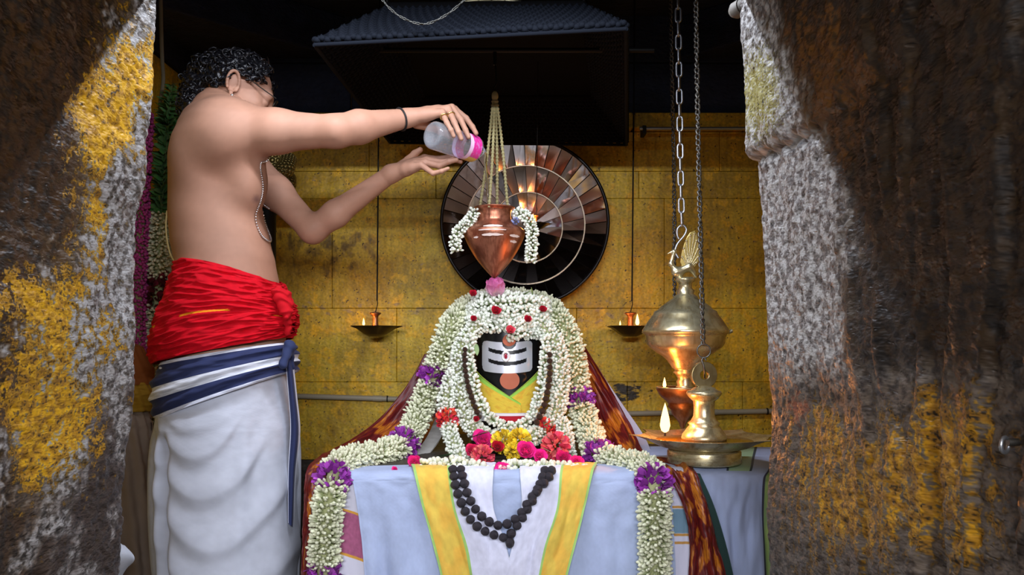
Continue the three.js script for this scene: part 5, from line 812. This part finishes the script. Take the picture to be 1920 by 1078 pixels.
{ // black curly hair
  const Rh = rng(77), hairMat = phys({ color: 0x0e0d11, roughness: 0.36, sheen: 0.4, sheenColor: new THREE.Color(0.2, 0.22, 0.3), sheenRoughness: 0.4 });
  const lump = [ellipsoid(P(402, 138, 2.54), 0.062, 0.058, 0.07, 0.03), ellipsoid(P(386, 170, 2.54), 0.066, 0.070, 0.080, 0.03), ellipsoid(P(370, 205, 2.525), 0.046, 0.044, 0.07, 0.03)];
  const scalp = ellipsoidH(-0.004, 0.024, 0, 0.106, 0.092, 0.083, 0.03), cap = { k: 0.02, f: (x, y, z) => { const dx = x - Hc.x, dy = y - Hc.y, dz = z - Hc.z, hf_ = dx * hf.x + dy * hf.y + dz * hf.z, hu_ = dx * hu.x + dy * hu.y + dz * hu.z, line = hf_ > 0 ? 0.026 + 0.35 * hf_ : hf_ > -0.04 ? lerp(0.026, -0.02, -hf_ / 0.04) : -0.02 + (hf_ + 0.04) * 1.6; return Math.max(scalp.f(x, y, z), line - hu_); } };
  lump.push(cap); const base = field(lump), f = (x, y, z) => base(x, y, z) + 0.006 * n3(x * 38, y * 38, z * 38) + 0.003 * n3(x * 90, y * 90, z * 90);
  const hg = [nets(f, P(322, 250, 2.62).setZ(-2.66), P(500, 80, 2.5).setZ(-2.41), 0.004)];
  const p = hg[0].attributes.position, nn = hg[0].attributes.normal, curls = [];
  for (let k = 0; k < 430; k++) { const i = Math.floor(Rh() * p.count), c = V(p.getX(i), p.getY(i), p.getZ(i)), n = V(nn.getX(i), nn.getY(i), nn.getZ(i)), r = 0.006 + 0.010 * Rh(), t1 = V(Rh() - 0.5, Rh() - 0.5, Rh() - 0.5).cross(n).normalize(), t2 = n.clone().cross(t1), pts = [], a0 = Rh() * 6, span = 2.4 + Rh() * 3; for (let j = 0; j < 6; j++) { const a = a0 + span * j / 5; pts.push(c.clone().addScaledVector(t1, r * Math.cos(a)).addScaledVector(t2, r * Math.sin(a)).addScaledVector(n, 0.001 + 0.004 * Math.sin(j) + 0.003 * Rh())); } curls.push(new THREE.TubeGeometry(new THREE.CatmullRomCurve3(pts), 9, 0.0016 + 0.0016 * Rh(), 4)); }
  const m = part(man, 'hair', mergeGeometries([hg[0].toNonIndexed(), ...curls.map((g) => { const q = g.toNonIndexed(); q.deleteAttribute('uv'); return q; })]), hairMat, 'short black curly hair');
}
{ // spectacles, ear stud, necklace, thread, bracelet, rings
  const wireM = std({ color: 0x2a2620, metalness: 0.7, roughness: 0.35 }), silver = std({ color: 0xd8d6d8, metalness: 0.9, roughness: 0.25 });
  const sp = part(man, 'spectacles', merge([tube([H(-0.014, 0.030, 0.082), H(0.01, 0.030, 0.083), H(0.06, 0.022, 0.078), H(0.110, 0.016, 0.070)], 0.0017, 24, 6), tube([H(-0.014, 0.030, -0.082), H(0.01, 0.030, -0.083), H(0.06, 0.022, -0.078), H(0.110, 0.016, -0.070)], 0.0017, 24, 6), ...[-1, 1].map((s) => tube([...Array(12).keys()].map((k) => { const a = k / 12 * Math.PI * 2; return H(0.115 - 0.004 * Math.abs(Math.cos(a)), -0.002 + 0.020 * Math.sin(a), s * 0.037 + 0.029 * Math.cos(a)); }), 0.0017, 30, 6, true)), tube([H(0.115, 0.006, -0.010), H(0.118, 0.009, 0), H(0.115, 0.006, 0.010)], 0.0017, 8, 6)]), wireM, 'thin dark-rimmed spectacles');
  part(man, 'ear_stud', new THREE.SphereGeometry(0.0046, 14, 10).translate(...H(0.002, -0.041, 0.096).toArray()), silver, 'bright silver ear stud');
  const chest = path([[444, 215, 2.43], [468, 262, 2.40], [480, 310, 2.40], [487, 355, 2.42], [492, 385, 2.43], [497, 410, 2.44], [506, 438, 2.46], [514, 452, 2.53], [510, 430, 2.60], [485, 330, 2.64], [440, 240, 2.62]]), bs = [], fb = field(limbs);
  for (let k = 0; k < 150; k++) { const q = chest.getPointAt(k / 149); for (let i = 0; i < 6; i++) { const dd = fb(q.x, q.y, q.z) - 0.003, e = 0.004, g = V(fb(q.x + e, q.y, q.z) - fb(q.x - e, q.y, q.z), fb(q.x, q.y + e, q.z) - fb(q.x, q.y - e, q.z), fb(q.x, q.y, q.z + e) - fb(q.x, q.y, q.z - e)).normalize(); q.addScaledVector(g, -dd); } const s = new THREE.SphereGeometry(0.0029, 7, 5); s.translate(q.x, q.y, q.z); bs.push(s); }
  part(man, 'necklace', merge(bs), silver, 'silver bead chain on the chest');
  part(man, 'sacred_thread', tube([[316, 395], [314, 425], [317, 455], [323, 478], [333, 491], [346, 495], [360, 490]].map(([x, y], i) => P(x, y, 2.47 + (i > 3 ? -0.03 : 0)).add(V(-0.004, 0, 0))), 0.0026, 40, 6), std({ color: 0xd9c88a, roughness: 0.8 }), 'pale yellow cord down the back');
  const bq = RE.clone().lerp(RW, 0.93), bdir = RW.clone().sub(RE).normalize(), br = new THREE.TorusGeometry(0.0315, 0.0028, 8, 40).rotateX(Math.PI / 2).applyQuaternion(aim(bdir)).translate(bq.x, bq.y, bq.z); part(man, 'wrist_thread', br, std({ color: 0x0c0b0d, roughness: 0.7 }), 'black thread around the wrist');
  const ring = (a, b, f) => { const q = a.clone().lerp(b, f), g = new THREE.TorusGeometry(0.0105, 0.0026, 8, 20).rotateX(Math.PI / 2).applyQuaternion(aim(b.clone().sub(a))); return g.translate(q.x, q.y, q.z); };
  const kn = rHand.pts; part(man, 'finger_ring', ring(kn[5], P(838, 230, 2.418), 0.42), std({ color: 0xd8b070, metalness: 0.9, roughness: 0.25 }), 'gold ring'); part(man, 'finger_ring', ring(kn[4], P(852, 230, 2.438), 0.45), std({ color: 0xd8b070, metalness: 0.9, roughness: 0.25 }), 'gold ring');
}
// ---- clothing: lofts around the hips
function wrapLoft(rings, NT, NV, disp, thick = 0.004) {                      // rings: [py, left px, right px, depth half-width], from top to bottom
  const pos = [], uv = [], idx = [], yy = rings.map((r) => r[0]), get = (v) => { const t = v * (rings.length - 1), k = Math.min(rings.length - 2, Math.floor(t)), f = t - k, s = f * f * (3 - 2 * f), q = (i) => lerp(rings[k][i], rings[k + 1][i], lerp(f, s, 0.3)); return [q(0), q(1), q(2), q(3)]; };
  for (const side of [0, 1]) for (let j = 0; j <= NV; j++) { const v = j / NV, [py, l, r, b] = get(v); for (let i = 0; i <= NT; i++) { const th = i / NT * Math.PI * 2, ct = Math.cos(th), st = Math.sin(th), c = X5((l + r) / 2), a = (r - l) / 2 / 640, e = 0.88; const sx = Math.sign(ct) * Math.pow(Math.abs(ct), e), sz = Math.sign(st) * Math.pow(Math.abs(st), e); const px = (l + r) / 2 + sx * (r - l) / 2, o = disp(th, v, px, py, st), h = o.h - side * thick; pos.push(c + sx * (a + h), Y5(py) + (o.dy ?? 0), -2.53 + sz * (b + h)); uv.push(i / NT, 1 - v); } }
  const W = NT + 1, N = W * (NV + 1); for (let j = 0; j < NV; j++) for (let i = 0; i < NT; i++) { const a = j * W + i, b = a + 1, c = a + W, d = c + 1; idx.push(a, b, c, b, d, c, N + a, N + c, N + b, N + b, N + c, N + d); }
  for (let i = 0; i < NT; i++) { idx.push(i, N + i, i + 1, i + 1, N + i, N + i + 1); const k = NV * W + i; idx.push(k, k + 1, N + k, k + 1, N + k + 1, N + k); }
  const g = new THREE.BufferGeometry(); g.setAttribute('position', new THREE.Float32BufferAttribute(pos, 3)); g.setAttribute('uv', new THREE.Float32BufferAttribute(uv, 2)); g.setIndex(idx); g.computeVertexNormals(); return g;
}
{
  const sw = (px, py) => {                                                   // swags hanging from the left hip, and long upright folds
    let h = 0; const xc = 405, w = 105;
    for (const [y0, dep, amp, wd, x0, ww] of [[775, 34, 0.010, 13, 398, 70], [812, 58, 0.013, 15, 400, 74], [872, 80, 0.014, 18, 416, 92], [950, 105, 0.014, 20, 436, 112], [1045, 115, 0.013, 22, 450, 120]]) { const s = (px - x0) / ww, q = py - (y0 + dep * (1 - s * s) - dep * 0.5 + 5 * n2(px * 0.009, y0)); if (Math.abs(s) < 1.25) h += amp * Math.exp(-(q / wd) * (q / wd) * (q > 0 ? 1 : 0.35)) * sm(1.25, 0.8, Math.abs(s)); }
    h += 0.014 * sm(352, 330, px) * sm(790, 830, py) * Math.sin((px - 285) * 0.16 + 0.4 * n2(px * 0.02, py * 0.004)); h -= 0.022 * Math.exp(-(((px - 343 - (py - 800) * 0.02) / 8) ** 2)) * sm(790, 830, py);
    h += 0.006 * Math.sin((px - 470) * 0.11 + (py - 700) * 0.004 + n2(px * 0.01, py * 0.003)) * sm(455, 500, px);
    return h + 0.004 * n2(px * 0.007, py * 0.005);
  };
  const dh = wrapLoft([[655, 330, 528, 0.165], [700, 316, 534, 0.174], [760, 300, 541, 0.184], [800, 294, 545, 0.190], [860, 290, 548, 0.192], [960, 290, 548, 0.194], [1060, 292, 546, 0.196], [1160, 298, 542, 0.196]], 400, 260, (th, v, px, py, st) => ({ h: (st > -0.2 ? 0.75 * sw(px, py) : 0.010 * Math.sin(th * 14 + n2(th, v * 3))) * sm(735, 815, py), dy: 0 }));
  const dhMap = tex(256, 256, (u, v) => { const f = 1 + 0.05 * fbm2(u * 20, v * 20, 3); return [0.76 * f, 0.78 * f, 0.83 * f]; });
  part(man, 'dhoti', dh, fabric({ map: dhMap }), 'white cotton dhoti with hanging swags');
  // navy bordered sash, sloping from the left hip up to the knot at the front
  const slope = (px) => (px - 420) * -0.20;
  const sashMap = tex(128, 512, (u, v) => { const q = 1 - v, f = 1 + 0.18 * fbm2(u * 30, v * 24, 3); const c = q < 0.06 ? [0.85, 0.86, 0.90] : q < 0.42 ? [0.14, 0.18, 0.34] : q < 0.64 ? [0.84, 0.86, 0.90] : q < 0.92 ? [0.13, 0.17, 0.33] : [0.80, 0.82, 0.88]; return c.map((x) => x * f); });
  part(man, 'sash', wrapLoft([[672, 312, 540, 0.184], [690, 296, 545, 0.193], [720, 290, 548, 0.197], [750, 290, 549, 0.198], [775, 293, 548, 0.196], [786, 297, 546, 0.192]], 300, 90, (th, v, px, py, st) => { const pinch = sm(430, 545, px); const q = lerp(684 - (px - 285) * 0.165, 794 - (px - 285) * 0.365, v); return { h: 0.003 + 0.004 * Math.sin(v * 24 + (px - 300) * 0.02) + 0.003 * n2(px * 0.02, v * 7), dy: (py - q) / 640 }; }), fabric({ map: sashMap }), 'navy and white striped cloth band at the hips');
  const redMap = tex(256, 256, (u, v) => { const f = 1 + 0.10 * fbm2(u * 40, v * 14, 3), g = fbm2(u * 7, v * 3 + 2, 2), line = Math.abs(v - 0.36 - 0.10 * Math.sin(u * 9)) < 0.012 && g > 0.12; return line ? [0.88, 0.55, 0.10] : [0.76 * f, 0.01 * f, 0.10 * f]; });
  const folds = (th, v, px, py) => 0.012 * (0.55 - Math.abs(n2(th * 1.1 + v * 1.2, v * 7.5 - th * 0.7))) + 0.006 * (0.5 - Math.abs(n2b(th * 1.6, v * 13 - th * 1.1))) + 0.003 * n2(th * 2, v * 5);
  part(man, 'waist_cloth', wrapLoft([[489, 334, 520, 0.160], [497, 326, 528, 0.176], [530, 316, 541, 0.186], [580, 303, 546, 0.194], [630, 291, 547, 0.199], [665, 284, 545, 0.201], [684, 290, 538, 0.194]], 420, 170, (th, v, px, py) => ({ h: folds(th, v, px, py), dy: (py - lerp(488 + 52 * Math.pow(clamp((px - 330) / 210), 2), 684 - (px - 285) * 0.20, v)) / 640 })), fabric({ map: redMap, sheen: 0, specularIntensity: 0.4 }), 'bright red wrinkled cloth tied around the waist');
  // tucked knot of the red cloth, the navy knot and the falling edge of the dhoti
  const kn = [ellipsoid(P(534, 565, 2.44), 0.022, 0.036, 0.03, 0.02), capsule(P(520, 548, 2.42), P(538, 590, 2.42), 0.016, 0.012, 0.02), capsule(P(538, 575, 2.43), P(540, 625, 2.46), 0.013, 0.009, 0.02)], kf = field(kn);
  part(man, 'waist_knot', nets((x, y, z) => kf(x, y, z) + 0.0025 * Math.sin(y * 220 + 3 * n3(x * 20, y * 20, z * 20)), P(500, 660, 2.5).setZ(-2.52), P(572, 505, 2.4).setZ(-2.35), 0.003), fabric({ color: 0xc00d1c, sheen: 0, specularIntensity: 0.4 }), 'twisted red knot');
  const nk = [capsule(P(543, 648, 2.43), P(530, 685, 2.385), 0.013, 0.012, 0.02), capsule(P(543, 648, 2.43), P(547, 690, 2.46), 0.012, 0.008, 0.02)], nf = field(nk);
  part(man, 'sash_knot', nets((x, y, z) => nf(x, y, z) + 0.0012 * Math.sin((x * 0.7 + y) * 200), P(430, 765, 2.5).setZ(-2.5), P(575, 625, 2.4).setZ(-2.28), 0.003), fabric({ color: 0x222e55 }), 'navy knotted end');
  part(man, 'border_fold', sheet(net([[[536, 672, 2.44], [541, 674, 2.43], [549, 676, 2.47]], [[541, 735, 2.45], [548, 740, 2.44], [556, 742, 2.48]], [[545, 800, 2.46], [553, 806, 2.45], [562, 808, 2.49]], [[541, 880, 2.46], [548, 885, 2.45], [554, 888, 2.49]], [[541, 980, 2.46], [545, 985, 2.455], [550, 988, 2.49]]]), { nu: 16, nv: 40 }), fabric({ map: tex(64, 16, (u) => (u > 0.82 || u < 0.1 ? [0.82, 0.84, 0.9] : [0.14, 0.18, 0.34])) }), 'navy border falling at the front');
  part(man, 'border_edge', tube([P(290, 800, 2.45), P(287, 850, 2.44), P(290, 920, 2.43), P(293, 1000, 2.43), P(296, 1090, 2.43)], 0.0032, 40, 6), fabric({ color: 0x101420 }), 'thin dark cloth edge');
  part(man, 'white_edge', tube([P(340, 495, 2.5), P(300, 690, 2.4), P(330, 694, 2.36), P(380, 684, 2.345)].slice(1), 0.0035, 20, 6), fabric({ color: 0xe0e2ea }), 'white cloth edge');
}
// ---- left corner behind the priest: hanging garlands, a draped figure, a scaled brass hood on a pillar
ropeGarland('hanging_garland', 'long magenta flower garland hanging at the edge of the left jamb', path([[272, 215, 2.95], [268, 300, 2.95], [263, 420, 2.95], [259, 540, 2.95], [258, 660, 2.95]]), 0.030, [], purple, { part: 'magenta_flowers', tpl: ROUND, col: (w) => mix3([0.20, 0.02, 0.11], [0.52, 0.06, 0.30], w), len: 0.013, fat: 0.012, per: 14, step: 0.010 });
{
  const leafT = template(petalGeo(2, 4, 0.3, 0.9), (x, y) => y);
  const c = path([[322, 160, 3.0], [316, 230, 3.0], [308, 320, 3.0], [303, 402, 3.0]]), S = new Stamps(), L = c.getLength(), n = Math.round(L / 0.014);
  for (let k = 0; k < n; k++) for (let j = 0; j < 11; j++) { const f = k / n, p = c.getPointAt(f), a = (j + G()) / 11 * 6.283, d = V(Math.cos(a), 0.25 - 0.5 * G(), Math.sin(a)).normalize(), r = 0.052 * (0.45 + 0.55 * Math.min(1, f * 5)); S.add(leafT, p, aim(d, G() * 1 + 1.2), V(r * 0.42, r * (0.8 + 0.4 * G()), r * 0.5), (w) => [0.09, 0.23, 0.06].map((x) => x * (0.6 + 0.7 * G() + 0.3 * w))); }
  const t = thing('leaf_garland', 'green leaf garland hanging behind the shoulder of the priest', 'garland', c.getPointAt(0.5)); part(t, 'string', string(c, 0.004, 60), cord); stuff(part(t, 'leaves', S.geo(), petalMat));
  ropeGarland('hanging_garland', 'cream tuberose garland with a dark red band hanging behind the priest', path([[303, 402, 3.0], [299, 470, 3.0], [296, 545, 3.0], [294, 640, 3.0], [292, 760, 3.0], [292, 900, 3.0]]), 0.048, [[296, 548]], [[0.16, 0.005, 0.02], [0.10, 0.004, 0.01]], { half: 0.055, petal: 0.028, len: 0.032, bandLabel: 'dark red rose band' });
  single('hanging_rope', tube([P(300, -40, 3.1), P(304, 110, 3.1), P(306, 150, 3.08), P(300, 200, 3.05), P(299, 270, 3.05)], 0.007, 30, 7), std({ color: 0x8f8a74, roughness: 0.9 }), 'pale rope hanging above the leaf garland', 'rope');
  // draped figure
  const fx = P(262, 0, 2.78), t2 = thing('draped_figure', 'cloth-wrapped figure with orange top and pale skirt behind the left jamb', 'statue', V(fx.x - 0.02, 0, -2.78)), pl = (rows, fold, NT = 120) => { const pos = [], uv = [], idx = []; rows.forEach(([py, px, r], j) => { for (let i = 0; i <= NT; i++) { const th = i / NT * 6.28319, q = (px - 960) / FOCAL * 2.78, R = r * (1 + fold * Math.sin(th * 13 + j * 0.2) + fold * 0.6 * n2(th * 2, j * 0.3)); pos.push(q + R * Math.cos(th), yAt(py, 2.78), -2.78 + R * 0.8 * Math.sin(th)); uv.push(i / NT, j / rows.length); } }); for (let j = 0; j + 1 < rows.length; j++) for (let i = 0; i < NT; i++) { const a = j * (NT + 1) + i, b = a + NT + 1; idx.push(a, a + 1, b, a + 1, b + 1, b); } const g = new THREE.BufferGeometry(); g.setAttribute('position', new THREE.Float32BufferAttribute(pos, 3)); g.setAttribute('uv', new THREE.Float32BufferAttribute(uv, 2)); g.setIndex(idx); g.computeVertexNormals(); return g; };
  const seg = (list, n = 14) => { const o = []; for (let k = 0; k + 1 < list.length; k++) for (let i = 0; i < n; i++) o.push(list[k].map((v, c) => lerp(v, list[k + 1][c], i / n))); o.push(list[list.length - 1]); return o; };
  part(t2, 'top_drape', pl(seg([[640, 240, 0.005], [650, 238, 0.05], [690, 236, 0.085], [720, 236, 0.09]]), 0.03), fabric({ color: 0x8a4a12 }), 'orange-brown upper cloth');
  part(t2, 'yellow_sash', pl(seg([[716, 236, 0.088], [740, 238, 0.096], [770, 240, 0.080]]), 0.05), fabric({ color: 0xa8801a }), 'mustard yellow sash');
  part(t2, 'skirt', pl(seg([[755, 234, 0.070], [800, 234, 0.085], [880, 232, 0.100], [990, 230, 0.112], [1130, 228, 0.12]]), 0.06), fabric({ color: 0x9a8878 }), 'pale brown pleated skirt');
  part(t2, 'pedestal', lathe([[0.0001, 0], [0.15, 0], [0.15, 0.03], [0.11, 0.04], [0.11, 0.06], [0.0001, 0.06]], 24).translate(fx.x - 0.05, 0, -2.78), slabMat);
  const tw = thing('white_towel', 'corner of a white cloth hanging low beside the left jamb', 'cloth', P(225, 1050, 2.1)); part(tw, 'cloth', sheet(net([[[170, 1000, 2.05], [222, 1016, 2.08], [232, 1024, 2.12]], [[170, 1060, 2.03], [228, 1040, 2.06], [250, 1048, 2.12]], [[170, 1120, 2.03], [215, 1090, 2.06], [236, 1066, 2.12]]]), { nu: 24, nv: 24, fold: (u, v) => 0.002 * Math.sin(u * 7 + v * 3) }), fabric({ color: 0xd5dbe6 }));
  part(tw, 'stool', box(P(150, 0, 2.08).x, P(205, 0, 2.08).x, 0, yAt(1110, 2.08), -2.16, -2.0, 0.01), slabMat);
  // scaled brass hood
  const C = P(508, 330, 3.25), u = thing('brass_serpent_hood', 'tarnished brass serpent ornament with scales behind the chest of the priest', 'ornament', V(C.x, 0, C.z)), scl = tex(256, 256, (a, b) => { const q = (x) => x - Math.floor(x), r = Math.floor(b * 18), x = q(a * 22 + (r % 2) * 0.5) - 0.5, y = q(b * 18) - 0.5, e = Math.hypot(x, y * 0.8); const v = sm(0.5, 0.15, e); return [v, v, v]; }, false);
  const hm = std({ color: 0x8f7f4c, metalness: 0.75, roughness: 0.42, bumpMap: scl, bumpScale: 0.006 }), coil = (pts, r) => new THREE.TubeGeometry(new THREE.CatmullRomCurve3(pts), 60, r, 20);
  part(u, 'hood', (() => { const g = new THREE.SphereGeometry(1, 40, 28); g.scale(0.085, 0.115, 0.05); return g.translate(P(500, 290, 3.25).x, P(500, 290, 3.25).y, -3.25); })(), hm);
  part(u, 'body_coil', coil([P(470, 325, 3.25), P(500, 338, 3.19), P(530, 322, 3.20), P(540, 300, 3.27)], 0.036), hm); part(u, 'body_coil', coil([P(478, 350, 3.25), P(508, 362, 3.19), P(536, 350, 3.20), P(540, 335, 3.27)], 0.032), hm);
  part(u, 'stand', lathe([[0.0001, 0], [0.11, 0], [0.11, 0.05], [0.045, 0.09], [0.035, 0.5], [0.035, yAt(385, 3.25) - 0.04], [0.06, yAt(385, 3.25)], [0.0001, yAt(385, 3.25)]], 28).translate(P(500, 0, 3.25).x, 0, -3.25), darkIron);
}
{ // iron ring bolt on the right jamb
  const t = thing('ring_bolt', 'small iron ring bolt set into the right stone jamb', 'bolt', V(0.52, 0.745, -0.89)); part(t, 'pin', rod(V(0.57, 0.745, -0.89), V(0.517, 0.745, -0.89), 0.004, 0.004, 10), iron); part(t, 'ring', new THREE.TorusGeometry(0.008, 0.0022, 8, 20).rotateY(0.6).translate(0.514, 0.742, -0.89), steel);
}
renderer.render(scene, camera);
